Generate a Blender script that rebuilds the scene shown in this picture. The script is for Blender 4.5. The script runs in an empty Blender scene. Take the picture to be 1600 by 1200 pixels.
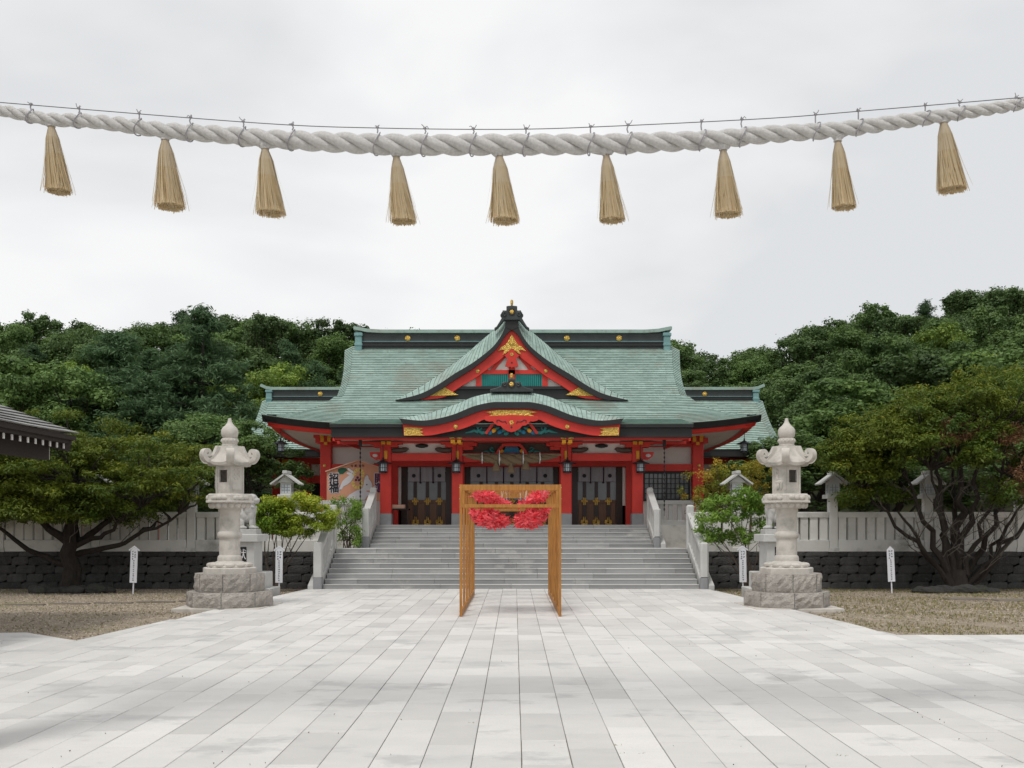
import bpy, math, random
import numpy as np
from mathutils import Vector, Matrix, noise as mnoise
random.seed(11)
sc = bpy.context.scene
C = sc.collection
# ---------------------------------------------------------------- camera, sky, sun, exposure
S, VX, VY, H = 1555.0, 804.0, 818.0, 1.9       # focal length and vanishing point in photo pixels, eye height in metres
cam = bpy.data.cameras.new('camera'); cam_o = bpy.data.objects.new('camera', cam); C.objects.link(cam_o)
cam.sensor_width = 36; cam.lens = 36 * S / 1600
cam.shift_x = -(VX - 800) / 1600; cam.shift_y = (VY - 600) / 1600
cam.clip_start = 0.1; cam.clip_end = 3000
cam_o.location = (0, 0, H); cam_o.rotation_euler = (math.pi / 2, 0, 0)
sc.camera = cam_o
SUN_EL, SUN_AZ = math.radians(62), math.radians(208)     # high sun behind thin cloud, behind and left of the camera
wd = bpy.data.worlds.new('World'); sc.world = wd; wd.use_nodes = True
nt = wd.node_tree; nt.nodes.clear()
wo = nt.nodes.new('ShaderNodeOutputWorld')
sky = nt.nodes.new('ShaderNodeTexSky'); sky.sky_type = 'NISHITA'; sky.sun_disc = False
sky.sun_elevation = SUN_EL; sky.sun_rotation = SUN_AZ
bg1 = nt.nodes.new('ShaderNodeBackground'); bg1.inputs['Strength'].default_value = 0.08
nt.links.new(sky.outputs[0], bg1.inputs['Color'])
tc = nt.nodes.new('ShaderNodeTexCoord')
mp = nt.nodes.new('ShaderNodeMapping'); mp.inputs['Scale'].default_value = (1.0, 1.0, 2.2); mp.inputs['Location'].default_value = (.35, 0.0, .2)
nt.links.new(tc.outputs['Generated'], mp.inputs['Vector'])
nz = nt.nodes.new('ShaderNodeTexNoise'); nz.inputs['Scale'].default_value = 2.1; nz.inputs['Detail'].default_value = 5; nz.inputs['Roughness'].default_value = .45
nz.inputs['Distortion'].default_value = .25
nt.links.new(mp.outputs[0], nz.inputs['Vector'])
rp = nt.nodes.new('ShaderNodeValToRGB')
rp.color_ramp.elements[0].position = .40; rp.color_ramp.elements[0].color = (.76, .775, .79, 1)
rp.color_ramp.elements[1].position = .575; rp.color_ramp.elements[1].color = (.97, .97, .972, 1)
nt.links.new(nz.outputs['Fac'], rp.inputs['Fac'])
bg2 = nt.nodes.new('ShaderNodeBackground'); bg2.inputs['Strength'].default_value = 1.0
nt.links.new(rp.outputs[0], bg2.inputs['Color'])
mx = nt.nodes.new('ShaderNodeMixShader'); mx.inputs[0].default_value = .96
nt.links.new(bg1.outputs[0], mx.inputs[1]); nt.links.new(bg2.outputs[0], mx.inputs[2]); nt.links.new(mx.outputs[0], wo.inputs[0])
sl = bpy.data.lights.new('sun', 'SUN'); sl.energy = 1.7; sl.angle = math.radians(14); sl.color = (1, .965, .91)
so = bpy.data.objects.new('sun', sl); C.objects.link(so)
so.location = (0, -10, 60)
def sun_dir(el, az):       # direction towards the sun; az clockwise from +Y (north)
    return Vector((math.sin(az) * math.cos(el), math.cos(az) * math.cos(el), math.sin(el)))
so.rotation_euler = sun_dir(SUN_EL, SUN_AZ).to_track_quat('Z', 'Y').to_euler()
sc.view_settings.view_transform = 'Standard'; sc.view_settings.look = 'None'
sc.view_settings.gamma = 1; sc.view_settings.exposure = 0.0
sc.view_settings.use_curve_mapping = False
sc.render.engine = 'CYCLES'; sc.cycles.max_bounces = 6; sc.cycles.diffuse_bounces = 3; sc.cycles.use_denoising = True
sc.cycles.transparent_max_bounces = 8

# ---------------------------------------------------------------- helpers
def U(px, py, Y): return Vector(((px - VX) * Y / S, Y, H - (py - VY) * Y / S))
def ZY(py, Y): return H - (py - VY) * Y / S
def XP(px, Y): return (px - VX) * Y / S
def UG(px, py, z=0.0):
    Y = (H - z) * S / (py - VY); return Vector(((px - VX) * Y / S, Y, z))

class MB:
    def __init__(s): s.v = []; s.f = []; s.t = []; s.sm = False
    def face(s, idx, tone=0.5): s.f.append(tuple(idx)); s.t.append(tone)
    def quad(s, a, b, c, d, tone=.5):
        n = len(s.v); s.v += [tuple(a), tuple(b), tuple(c), tuple(d)]; s.face((n, n+1, n+2, n+3), tone)
    def box(s, x0, x1, y0, y1, z0, z1, tone=.5):
        n = len(s.v)
        s.v += [(x0,y0,z0),(x1,y0,z0),(x1,y1,z0),(x0,y1,z0),(x0,y0,z1),(x1,y0,z1),(x1,y1,z1),(x0,y1,z1)]
        for q in ((0,3,2,1),(4,5,6,7),(0,1,5,4),(1,2,6,5),(2,3,7,6),(3,0,4,7)): s.face([n+i for i in q], tone)
    def cbox(s, x0, x1, y0, y1, z0, z1, c=.01, tone=.5):
        """box with chamfered vertical and top edges"""
        c = min(c, (x1-x0)*.45, (y1-y0)*.45, (z1-z0)*.45)
        o = [(x0+c,y0),(x1-c,y0),(x1,y0+c),(x1,y1-c),(x1-c,y1),(x0+c,y1),(x0,y1-c),(x0,y0+c)]
        i = [(x0+2*c,y0+c),(x1-2*c,y0+c),(x1-c,y0+2*c),(x1-c,y1-2*c),(x1-2*c,y1-c),(x0+2*c,y1-c),(x0+c,y1-2*c),(x0+c,y0+2*c)]
        n = len(s.v)
        s.v += [(a,b,z0) for a,b in o] + [(a,b,z1-c) for a,b in o] + [(a,b,z1) for a,b in i]
        for k in range(8):
            m = (k+1) % 8
            s.face((n+k,n+m,n+8+m,n+8+k), tone); s.face((n+8+k,n+8+m,n+16+m,n+16+k), tone)
        s.face([n+16+k for k in range(8)], tone); s.face([n+7-k for k in range(8)], tone)
    def prism(s, pts, y0, y1, tone=.5):
        """outline of (x,z) points extruded from y0 to y1"""
        n = len(s.v); m = len(pts)
        s.v += [(x,y0,z) for x,z in pts] + [(x,y1,z) for x,z in pts]
        s.face(range(n, n+m), tone); s.face([n+m+m-1-k for k in range(m)], tone)
        for k in range(m):
            j = (k+1) % m; s.face((n+j, n+k, n+m+k, n+m+j), tone)
    def prism_z(s, pts, z0, z1, tone=.5, inset=0):
        n = len(s.v); m = len(pts)
        cx = sum(p[0] for p in pts)/m; cy = sum(p[1] for p in pts)/m
        s.v += [(x,y,z0) for x,y in pts]
        if inset:
            s.v += [(x,y,z1-inset) for x,y in pts]
            def ins(x,y):
                d = math.hypot(x-cx,y-cy) or 1; k = max(0,(d-inset*1.3)/d); return (cx+(x-cx)*k, cy+(y-cy)*k, z1)
            s.v += [ins(x,y) for x,y in pts]
            L = 3
        else:
            s.v += [(x,y,z1) for x,y in pts]; L = 2
        for l in range(L-1):
            for k in range(m):
                j = (k+1) % m; s.face((n+l*m+k, n+l*m+j, n+(l+1)*m+j, n+(l+1)*m+k), tone)
        s.face([n+(L-1)*m+k for k in range(m)], tone); s.face([n+m-1-k for k in range(m)], tone)
    def bar(s, a, b, w, h, tone=.5):
        a = Vector(a); b = Vector(b); d = (b-a).normalized()
        up = Vector((0,0,1)) if abs(d.z) < .95 else Vector((0,1,0))
        r = d.cross(up).normalized(); u = r.cross(d)
        n = len(s.v)
        for p in (a, b):
            for i, j in ((-1,-1),(1,-1),(1,1),(-1,1)): s.v.append(tuple(p + r*(i*w/2) + u*(j*h/2)))
        for q in ((3,2,1,0),(4,5,6,7),(0,1,5,4),(1,2,6,5),(2,3,7,6),(3,0,4,7)): s.face([n+i for i in q], tone)
    def tube(s, path, rad, n=8, cap=True, tone=.5):
        P = [Vector(p) for p in path]
        R = rad if isinstance(rad, (list, tuple)) else [rad]*len(P)
        base = len(s.v); last = None
        for i, p in enumerate(P):
            d = (P[min(i+1,len(P)-1)] - P[max(i-1,0)])
            d = d.normalized() if d.length > 1e-9 else Vector((0,0,1))
            if last is None:
                ref = Vector((0,0,1)) if abs(d.z) < .9 else Vector((1,0,0))
                r = d.cross(ref).normalized()
            else:
                r = (last - d*last.dot(d)).normalized()
            last = r; u = d.cross(r)
            for k in range(n):
                a = 2*math.pi*k/n; s.v.append(tuple(p + (r*math.cos(a) + u*math.sin(a))*R[i]))
        for i in range(len(P)-1):
            for k in range(n):
                j = (k+1) % n; b = base + i*n
                s.face((b+k, b+j, b+n+j, b+n+k), tone)
        if cap:
            s.face([base+n-1-k for k in range(n)], tone); s.face([base+(len(P)-1)*n+k for k in range(n)], tone)
    def lathe(s, prof, n=16, c=(0,0,0), a0=0.0, tone=.5):
        base = len(s.v); m = len(prof)
        for r, z in prof:
            for k in range(n):
                a = a0 + 2*math.pi*k/n; s.v.append((c[0]+r*math.sin(a), c[1]-r*math.cos(a), c[2]+z))
        for i in range(m-1):
            for k in range(n):
                j = (k+1) % n; b = base+i*n
                s.face((b+k, b+j, b+n+j, b+n+k), tone)
        s.face([base+n-1-k for k in range(n)], tone); s.face([base+(m-1)*n+k for k in range(n)], tone)
    def ell(s, c, r, n=10, m=7, rot=None, tone=.5):
        base = len(s.v); R = rot or Matrix.Identity(3); c = Vector(c)
        for i in range(m+1):
            th = math.pi*i/m
            for k in range(n):
                a = 2*math.pi*k/n
                p = Vector((r[0]*math.sin(th)*math.cos(a), r[1]*math.sin(th)*math.sin(a), r[2]*math.cos(th)))
                s.v.append(tuple(c + R @ p))
        for i in range(m):
            for k in range(n):
                j = (k+1) % n; b = base+i*n
                s.face((b+k, b+n+k, b+n+j, b+j), tone)
    def band(s, top, bot, y0, y1, tone=.5):
        """strip between two (x,z) polylines, extruded y0..y1 (closed solid)"""
        pts = list(top) + list(reversed(bot)); m = len(top)
        n = len(s.v)
        s.v += [(x,y0,z) for x,z in top] + [(x,y0,z) for x,z in bot] + [(x,y1,z) for x,z in top] + [(x,y1,z) for x,z in bot]
        for k in range(m-1):
            s.face((n+k, n+m+k, n+m+k+1, n+k+1), tone)
            s.face((n+2*m+k+1, n+3*m+k+1, n+3*m+k, n+2*m+k), tone)
            s.face((n+k+1, n+2*m+k+1, n+2*m+k, n+k), tone)
            s.face((n+m+k, n+3*m+k, n+3*m+k+1, n+m+k+1), tone)
        s.face((n, n+2*m, n+3*m, n+m), tone); s.face((n+m-1, n+2*m-1, n+4*m-1, n+3*m-1), tone)
    def surf(s, fn, nr, nc, lift=.02, rnd=random, t0=0, t1=1, gap=0.0, tint=None, step=1):
        """courses of tiles over a surface fn(t,s): each course overlaps the one below it"""
        for i in range(nr):
            ta = t0 + (t1-t0)*i/nr; tb = t0 + (t1-t0)*(i+1-gap)/nr
            rt = rnd.uniform(-.08,.08)
            for j in range(nc):
                sa, sb = j/nc, (j+1)/nc
                a, b, c, d = [Vector(fn(*q)) for q in ((ta,sa),(ta,sb),(tb,sb),(tb,sa))]
                nrm = (c-a).cross(d-b)
                if nrm.length < 1e-9: continue
                nrm.normalize()
                if nrm.z < 0: nrm = -nrm
                tone = min(1,max(0,.5+rt+rnd.uniform(-.22,.22)))
                if tint: tone = tint(a, tone)
                e1, e2 = (c-b), (d-a); ov = lift*.8
                e1 = e1*(ov/max(1e-6,e1.length)); e2 = e2*(ov/max(1e-6,e2.length))
                c2, d2 = c+nrm*lift+e1, d+nrm*lift+e2          # the course overhangs the next one a little
                s.quad(a, b, c2, d2, tone); s.quad(d2, c2, c, d, tone)
    def build(s, name, mat, parent=None, smooth=False, rough_merge=False):
        off = Vector((0,0,0)); q = parent
        while q is not None: off += q.location; q = q.parent
        me = bpy.data.meshes.new(name)
        me.from_pydata([(v[0]-off.x, v[1]-off.y, v[2]-off.z) for v in s.v], [], s.f)
        at = me.attributes.new('tone', 'FLOAT', 'FACE'); at.data.foreach_set('value', s.t)
        if smooth: me.polygons.foreach_set('use_smooth', [True]*len(me.polygons))
        me.materials.append(MAT[mat] if isinstance(mat, str) else mat)
        me.validate()
        if smooth: me.set_sharp_from_angle(angle=math.radians(42))
        o = bpy.data.objects.new(name, me); C.objects.link(o)
        if parent: o.parent = parent
        return o
def fix_normals(o):
    import bmesh
    bm = bmesh.new(); bm.from_mesh(o.data); bmesh.ops.recalc_face_normals(bm, faces=bm.faces); bm.to_mesh(o.data); bm.free()
def tag(o, label=None, cat=None, group=None, kind=None):
    if label: o['label'] = label
    if cat: o['category'] = cat
    if group: o['group'] = group
    if kind: o['kind'] = kind
    return o
def thing(name, label, cat, loc=(0,0,0), rz=0, group=None):
    o = bpy.data.objects.new(name, None); C.objects.link(o); o.empty_display_size = .2
    o.location = loc; o.rotation_euler = (0,0,rz); tag(o, label, cat, group); return o
def copy_tree(o, parent=None, mirror=False):
    c = o.copy(); C.objects.link(c); c.parent = parent
    for ch in list(o.children): copy_tree(ch, c)
    return c
def lerp(a, b, t): return a + (b-a)*t
def interp(x, xs, ys): return float(np.interp(x, xs, ys))
def smoothpts(pts, n):
    """resample a polyline with a Catmull-Rom curve"""
    P = [Vector((p[0], p[1], p[2] if len(p) > 2 else 0)) for p in pts]; out = []
    m = len(P)-1
    for i in range(n+1):
        u = i/n*m; k = min(int(u), m-1); f = u-k
        p0, p1, p2, p3 = P[max(k-1,0)], P[k], P[k+1], P[min(k+2,m)]
        out.append(.5*((2*p1) + (p2-p0)*f + (2*p0-5*p1+4*p2-p3)*f*f + (3*p1-p0-3*p2+p3)*f*f*f))
    return out

# ---------------------------------------------------------------- materials
MAT = {}
def mat(name, c1, c2=None, scale=4.0, rough=.6, metal=0.0, bump=0.0, bscale=40.0, detail=5, spec=.4, tone=0.0, objrand=0.0,
        stretch=None, speck=None, coords='Object', bdist=.02, stain=None, transl=0.0, tramp=None):
    m = bpy.data.materials.new(name); m.use_nodes = True; n = m.node_tree; N = n.nodes; L = n.links
    b = N['Principled BSDF']; b.inputs['Roughness'].default_value = rough; b.inputs['Metallic'].default_value = metal
    b.inputs['Specular IOR Level'].default_value = spec
    t = N.new('ShaderNodeTexCoord'); src = t.outputs[coords]
    if stretch:
        mpn = N.new('ShaderNodeMapping'); mpn.inputs['Scale'].default_value = stretch; L.new(src, mpn.inputs[0]); src = mpn.outputs[0]
    c2 = c2 or tuple(x*.75 for x in c1)
    nz = N.new('ShaderNodeTexNoise'); nz.inputs['Scale'].default_value = scale; nz.inputs['Detail'].default_value = detail; nz.inputs['Roughness'].default_value = .6
    L.new(src, nz.inputs['Vector'])
    r = N.new('ShaderNodeValToRGB'); r.color_ramp.elements[0].position = .32; r.color_ramp.elements[1].position = .68
    r.color_ramp.elements[0].color = (*c1, 1); r.color_ramp.elements[1].color = (*c2, 1)
    L.new(nz.outputs['Fac'], r.inputs['Fac']); col = r.outputs[0]
    def mixc(fac, a, bcol, mode='MIX'):
        x = N.new('ShaderNodeMix'); x.data_type = 'RGBA'; x.blend_type = mode; x.clamp_result = False
        if isinstance(fac, float): x.inputs['Factor'].default_value = fac
        else: L.new(fac, x.inputs['Factor'])
        L.new(a, x.inputs['A'])
        if isinstance(bcol, tuple): x.inputs['B'].default_value = (*bcol, 1)
        else: L.new(bcol, x.inputs['B'])
        return x.outputs['Result']
    def vary(col, val, amt):
        mr = N.new('ShaderNodeMapRange'); mr.inputs['To Min'].default_value = 1-amt; mr.inputs['To Max'].default_value = 1+amt
        L.new(val, mr.inputs['Value'])
        cb = N.new('ShaderNodeVectorMath'); cb.operation = 'SCALE'; L.new(col, cb.inputs[0]); L.new(mr.outputs[0], cb.inputs['Scale'])
        return cb.outputs[0]
    if tramp:          # colours chosen by the per-leaf tone attribute
        a = N.new('ShaderNodeAttribute'); a.attribute_name = 'tone'
        r2 = N.new('ShaderNodeValToRGB'); e = r2.color_ramp.elements
        while len(e) < len(tramp): e.new(.5)
        for k, (p, cc) in enumerate(tramp): e[k].position = p; e[k].color = (*cc, 1)
        L.new(a.outputs['Fac'], r2.inputs['Fac']); col = mixc(.35, r2.outputs[0], col)
    if tone:
        a = N.new('ShaderNodeAttribute'); a.attribute_name = 'tone'; col = vary(col, a.outputs['Fac'], tone)
    if objrand:
        oi = N.new('ShaderNodeObjectInfo'); col = vary(col, oi.outputs['Random'], objrand)
    if stain:
        sc_, lo, hi, scol = stain
        z = N.new('ShaderNodeTexNoise'); z.inputs['Scale'].default_value = sc_; z.inputs['Detail'].default_value = 6; z.inputs['Roughness'].default_value = .65
        L.new(src, z.inputs['Vector'])
        mr = N.new('ShaderNodeMapRange'); mr.inputs['From Min'].default_value = lo; mr.inputs['From Max'].default_value = hi; L.new(z.outputs['Fac'], mr.inputs['Value'])
        col = mixc(mr.outputs[0], col, scol)
    if speck:
        ss, amt, scol = speck
        z = N.new('ShaderNodeTexNoise'); z.inputs['Scale'].default_value = ss; z.inputs['Detail'].default_value = 2
        L.new(src, z.inputs['Vector'])
        mr = N.new('ShaderNodeMapRange'); mr.inputs['From Min'].default_value = .52; mr.inputs['From Max'].default_value = .66; mr.inputs['To Max'].default_value = amt
        L.new(z.outputs['Fac'], mr.inputs['Value']); col = mixc(mr.outputs[0], col, scol)
    L.new(col, b.inputs['Base Color'])
    if bump:
        bz = N.new('ShaderNodeTexNoise'); bz.inputs['Scale'].default_value = bscale; bz.inputs['Detail'].default_value = 4
        L.new(src, bz.inputs['Vector'])
        bp = N.new('ShaderNodeBump'); bp.inputs['Strength'].default_value = bump; bp.inputs['Distance'].default_value = bdist
        L.new(bz.outputs['Fac'], bp.inputs['Height']); L.new(bp.outputs[0], b.inputs['Normal'])
    if transl:
        tr = N.new('ShaderNodeBsdfTranslucent'); L.new(col, tr.inputs['Color'])
        ms = N.new('ShaderNodeMixShader'); ms.inputs[0].default_value = transl
        L.new(b.outputs[0], ms.inputs[1]); L.new(tr.outputs[0], ms.inputs[2]); L.new(ms.outputs[0], N['Material Output'].inputs[0])
    MAT[name] = m; return m
mat('paver', (.625,.61,.59), (.575,.565,.545), 2.2, .75, bump=.15, bscale=120, tone=.125, stain=(.9,.55,.64,(.47,.465,.455)), speck=(110,.35,(.47,.455,.43)), coords='Object', stretch=(.8,1.3,1))
mat('joint', (.34,.31,.25), (.12,.12,.075), 1.6, .95)
mat('soil', (.31,.26,.20), (.21,.17,.125), 2.2, .95, bump=.6, bscale=60, stain=(.35,.58,.70,(.19,.18,.075)), speck=(70,.5,(.38,.31,.22)))
mat('gravel', (.43,.37,.295), (.25,.21,.16), 30, .9, tone=.6)
mat('grass', (.17,.18,.05), (.25,.20,.08), 3, .8, tone=.4)
mat('litter', (.10,.065,.035), (.05,.035,.02), 8, .9, tone=.6)
mat('hill', (.03,.04,.015), (.05,.05,.02), .5, .95)
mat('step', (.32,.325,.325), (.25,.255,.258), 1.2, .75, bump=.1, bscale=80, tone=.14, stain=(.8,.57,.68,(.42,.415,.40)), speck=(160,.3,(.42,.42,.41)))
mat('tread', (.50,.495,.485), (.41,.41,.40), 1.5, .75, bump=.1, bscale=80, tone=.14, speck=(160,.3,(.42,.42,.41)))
mat('white_stone', (.55,.55,.535), (.46,.46,.445), 2.2, .7, bump=.1, bscale=70, tone=.07, stain=(1.6,.60,.75,(.33,.325,.30)), speck=(150,.25,(.38,.38,.37)))
mat('grey_plinth', (.27,.275,.285), (.22,.225,.235), 3, .7, speck=(160,.3,(.38,.38,.38)))
mat('fence_stone', (.68,.675,.65), (.56,.555,.53), 1.5, .8, bump=.15, bscale=60, tone=.12, stain=(1.1,.54,.72,(.30,.30,.27)))
mat('dark_block', (.072,.071,.069), (.042,.042,.041), 4, .9, bump=.8, bscale=26, bdist=.03, tone=.35, speck=(28,.45,(.10,.10,.098)))
mat('mortar', (.02,.02,.02), None, 5, .95)
mat('granite', (.585,.555,.51), (.47,.445,.405), 5, .75, bump=.3, bscale=60, stain=(1.8,.52,.72,(.30,.285,.255)), speck=(130,.3,(.38,.35,.32)))
mat('rough_granite', (.42,.39,.355), (.26,.24,.22), 7, .85, bump=.8, bscale=26, bdist=.05, tone=.12, speck=(70,.4,(.52,.48,.44)))
mat('lion_stone', (.50,.495,.475), (.38,.375,.36), 5, .75, bump=.25, bscale=50, speck=(120,.3,(.32,.32,.31)))
mat('black_plate', (.012,.013,.014), None, 5, .3)
mat('vermilion', (.63,.042,.030), (.52,.032,.023), 2.0, .5, tone=.0, spec=.35)
mat('black_trim', (.022,.022,.023), (.016,.016,.017), 2, .55)
mat('copper', (.32,.43,.385), (.265,.37,.33), 1.3, .62, tone=.30, bump=.1, bscale=30, stain=(.5,.52,.68,(.275,.30,.255)), speck=(7,.45,(.17,.235,.20)), stretch=(1,1,1))
mat('copper_dark', (.045,.055,.055), (.03,.037,.037), 3, .5)
mat('copper_blue', (.20,.36,.36), (.15,.28,.285), 3, .55)
mat('plaster', (.76,.73,.70), (.70,.67,.64), 1.5, .8)
mat('soffit', (.52,.47,.43), (.46,.42,.39), 1, .8)
mat('gold', (.85,.58,.16), (.40,.23,.035), 22, .34, metal=.7, bump=1.0, bscale=24, bdist=.05)
mat('yellow', (.78,.36,.015), (.70,.30,.012), 3, .5)
mat('teal', (.012,.24,.22), (.01,.19,.18), 3, .55)
mat('blue_paint', (.02,.10,.28), (.02,.22,.30), 14, .6)
mat('green_paint', (.03,.22,.20), (.02,.12,.13), 16, .6)
mat('brown_board', (.12,.085,.07), (.08,.06,.05), 4, .7)
mat('door_brown', (.15,.068,.032), (.105,.045,.02), 3, .4, stretch=(6,6,1))
mat('door_dark', (.03,.010,.008), (.02,.008,.006), 3, .35)
mat('interior', (.006,.006,.007), None, 3, .8)
mat('glass_pane', (.16,.175,.19), (.12,.135,.15), 2, .12, spec=.6)
mat('curtain', (.36,.34,.37), (.29,.28,.31), 2, .85, stretch=(8,8,.5))
mat('purple', (.03,.004,.02), None, 4, .8)
mat('bronze', (.035,.045,.055), (.02,.028,.035), 6, .4, metal=.5)
mat('lamp_glass', (.55,.60,.64), (.48,.53,.57), 8, .25)
mat('straw_dark', (.21,.155,.095), (.13,.095,.055), 18, .9, stretch=(1,1,6), bump=.4, bscale=60)
mat('bamboo', (.25,.18,.10), (.17,.12,.07), 8, .5)
mat('paper', (.72,.72,.73), None, 4, .8)
mat('wood', (.45,.205,.042), (.31,.125,.024), 3.2, .55, stretch=(7,7,.9), bump=.15, bscale=25, objrand=.10, speck=(5,.35,(.22,.09,.02)))
mat('screw', (.7,.7,.68), None, 4, .3, metal=.6)
mat('red_leaf', (.78,.032,.055), (.88,.19,.21), 12, .5, tone=.35, transl=.3)
mat('rope', (.82,.81,.80), (.66,.65,.64), 9, .85, bump=1.0, bscale=38, bdist=.015, stretch=(5,5,5), tone=.1)
mat('cord', (.38,.37,.40), None, 6, .8)
mat('wire', (.17,.17,.19), None, 6, .5)
mat('straw', (.62,.49,.29), (.50,.38,.21), 30, .75, tramp=[(0,(.76,.61,.38)),(.45,(.88,.79,.60)),(1,(.84,.80,.74))], transl=.55)
mat('bark', (.042,.033,.027), (.022,.018,.015), 6, .9, bump=.8, bscale=20, bdist=.04, stretch=(3,3,.8))
mat('bark_dead', (.135,.12,.105), (.09,.08,.07), 6, .9)
mat('stem', (.10,.075,.055), (.06,.045,.035), 6, .9)
mat('rock', (.055,.053,.05), (.032,.032,.030), 5, .9, bump=.8, bscale=14, bdist=.05, stain=(3,.55,.7,(.05,.06,.025)))
mat('sign_white', (.74,.75,.79), (.68,.69,.73), 5, .5)
mat('sign_ink', (.06,.07,.10), None, 5, .7)
mat('ema_wood', (.60,.30,.19), (.54,.26,.16), 1.2, .7, stretch=(6,6,1))
mat('ema_edge', (.72,.45,.33), None, 3, .6)
mat('print_black', (.012,.012,.02), None, 5, .6)
mat('print_white', (.62,.61,.63), (.56,.55,.58), 3, .7)
mat('print_purple', (.10,.015,.075), None, 5, .6)
mat('print_yellow', (.75,.58,.13), None, 5, .6)
mat('print_green', (.012,.10,.05), None, 5, .6)
mat('print_brown', (.13,.03,.02), None, 5, .6)
mat('print_grey', (.10,.095,.12), None, 5, .6)
mat('shingle', (.30,.30,.295), (.20,.20,.195), 5, .8, tone=.45)
mat('old_wood', (.030,.021,.017), (.018,.013,.011), 5, .75, stretch=(1,5,5))
mat('white_paint', (.72,.70,.68), None, 5, .6)
mat('red_paint', (.45,.03,.02), None, 5, .6)
mat('path_stone', (.20,.17,.14), (.15,.13,.11), 3, .9)
def leafmat(name, ramp, objrand=.25, transl=.33):
    k = 1.65 if objrand else 1.15
    ramp = [(p,tuple(min(1,x*k) for x in c)) for p,c in ramp]
    mat(name, ramp[0][1], ramp[-1][1], .6, .55, tramp=ramp, objrand=objrand, transl=transl, spec=.3)
leafmat('leaf_dark', [(0,(.026,.050,.016)),(.55,(.055,.098,.028)),(1,(.11,.165,.048))])
leafmat('leaf_mid', [(0,(.034,.068,.019)),(.55,(.075,.135,.037)),(1,(.15,.215,.06))])
leafmat('leaf_lime', [(0,(.055,.10,.016)),(.5,(.125,.195,.032)),(1,(.24,.29,.055))])
leafmat('leaf_pine', [(0,(.026,.052,.024)),(.55,(.050,.095,.042)),(1,(.088,.145,.060))])
leafmat('leaf_yew', [(0,(.016,.044,.007)),(.4,(.044,.092,.011)),(.75,(.115,.165,.015)),(1,(.25,.25,.02))], 0)
leafmat('leaf_yew_right', [(0,(.022,.060,.010)),(.5,(.055,.120,.014)),(.82,(.125,.18,.018)),(1,(.26,.24,.025))], 0)
leafmat('leaf_rust', [(0,(.13,.065,.032)),(1,(.27,.145,.075))], 0)
leafmat('leaf_maple', [(0,(.060,.13,.012)),(.4,(.15,.26,.02)),(.75,(.34,.42,.035)),(1,(.58,.54,.05))], 0)
leafmat('leaf_shrub', [(0,(.060,.14,.015)),(.5,(.15,.27,.03)),(1,(.28,.40,.08))], 0)
leafmat('leaf_autumn', [(0,(.085,.14,.022)),(.45,(.22,.28,.03)),(.78,(.46,.40,.045)),(.93,(.55,.32,.03)),(1,(.55,.11,.02))], 0)
# ================================================================ THE SETTING
def bed_z(Y): return interp(Y, [0, 16, 22, 30.6], [-.03, -.03, -.05, -.11])
mb = MB()
xs = [-900,-200,-60,-30,-20,-14,-10,-7.2,-5,0,5,6.6,10,14,20,30,60,200,900]; ys = [-900,-100,-20,0,8,16,20,24,28,30.6,34,60,200,1200]
for y in ys:
    for x in xs: mb.v.append((x, y, bed_z(y)))
for j in range(len(ys)-1):
    for i in range(len(xs)-1):
        n = j*len(xs)+i; mb.face((n, n+1, n+len(xs)+1, n+len(xs)))
tag(mb.build('ground', 'soil'), kind='structure')
# hill behind the shrine
TOPX = [-200,0,100,200,300,400,500,560,640,700,800,1000,1060,1110,1190,1250,1330,1400,1430,1500,1550,1620,1800]
TOPY = [470,487,495,505,484,488,500,512,500,512,520,530,532,548,537,503,484,488,466,460,432,440,430]
def hill_z(X, Y):
    px = VX + X*S/82.0
    top = ZY(interp(px, TOPX, TOPY), 82.0) - 12.5
    f = min(1, max(0, (Y-47)/35.0)); f = f*f*(3-2*f)
    g = min(1, max(0, (Y-84)/60.0))
    return -.15 + (top*f + 1.0*f)*(1-.35*g)
mb = MB(); nx, ny = 61, 27
for j in range(ny):
    for i in range(nx):
        x = -120+240*i/(nx-1); y = 46+130*j/(ny-1); mb.v.append((x, y, hill_z(x,y)+(.25*mnoise.noise(Vector((x*.2,y*.2,0))) if j else 0)))
for j in range(ny-1):
    for i in range(nx-1):
        n = j*nx+i; mb.face((n,n+1,n+nx+1,n+nx))
tag(mb.build('hill', 'hill', smooth=True), kind='structure')

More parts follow.
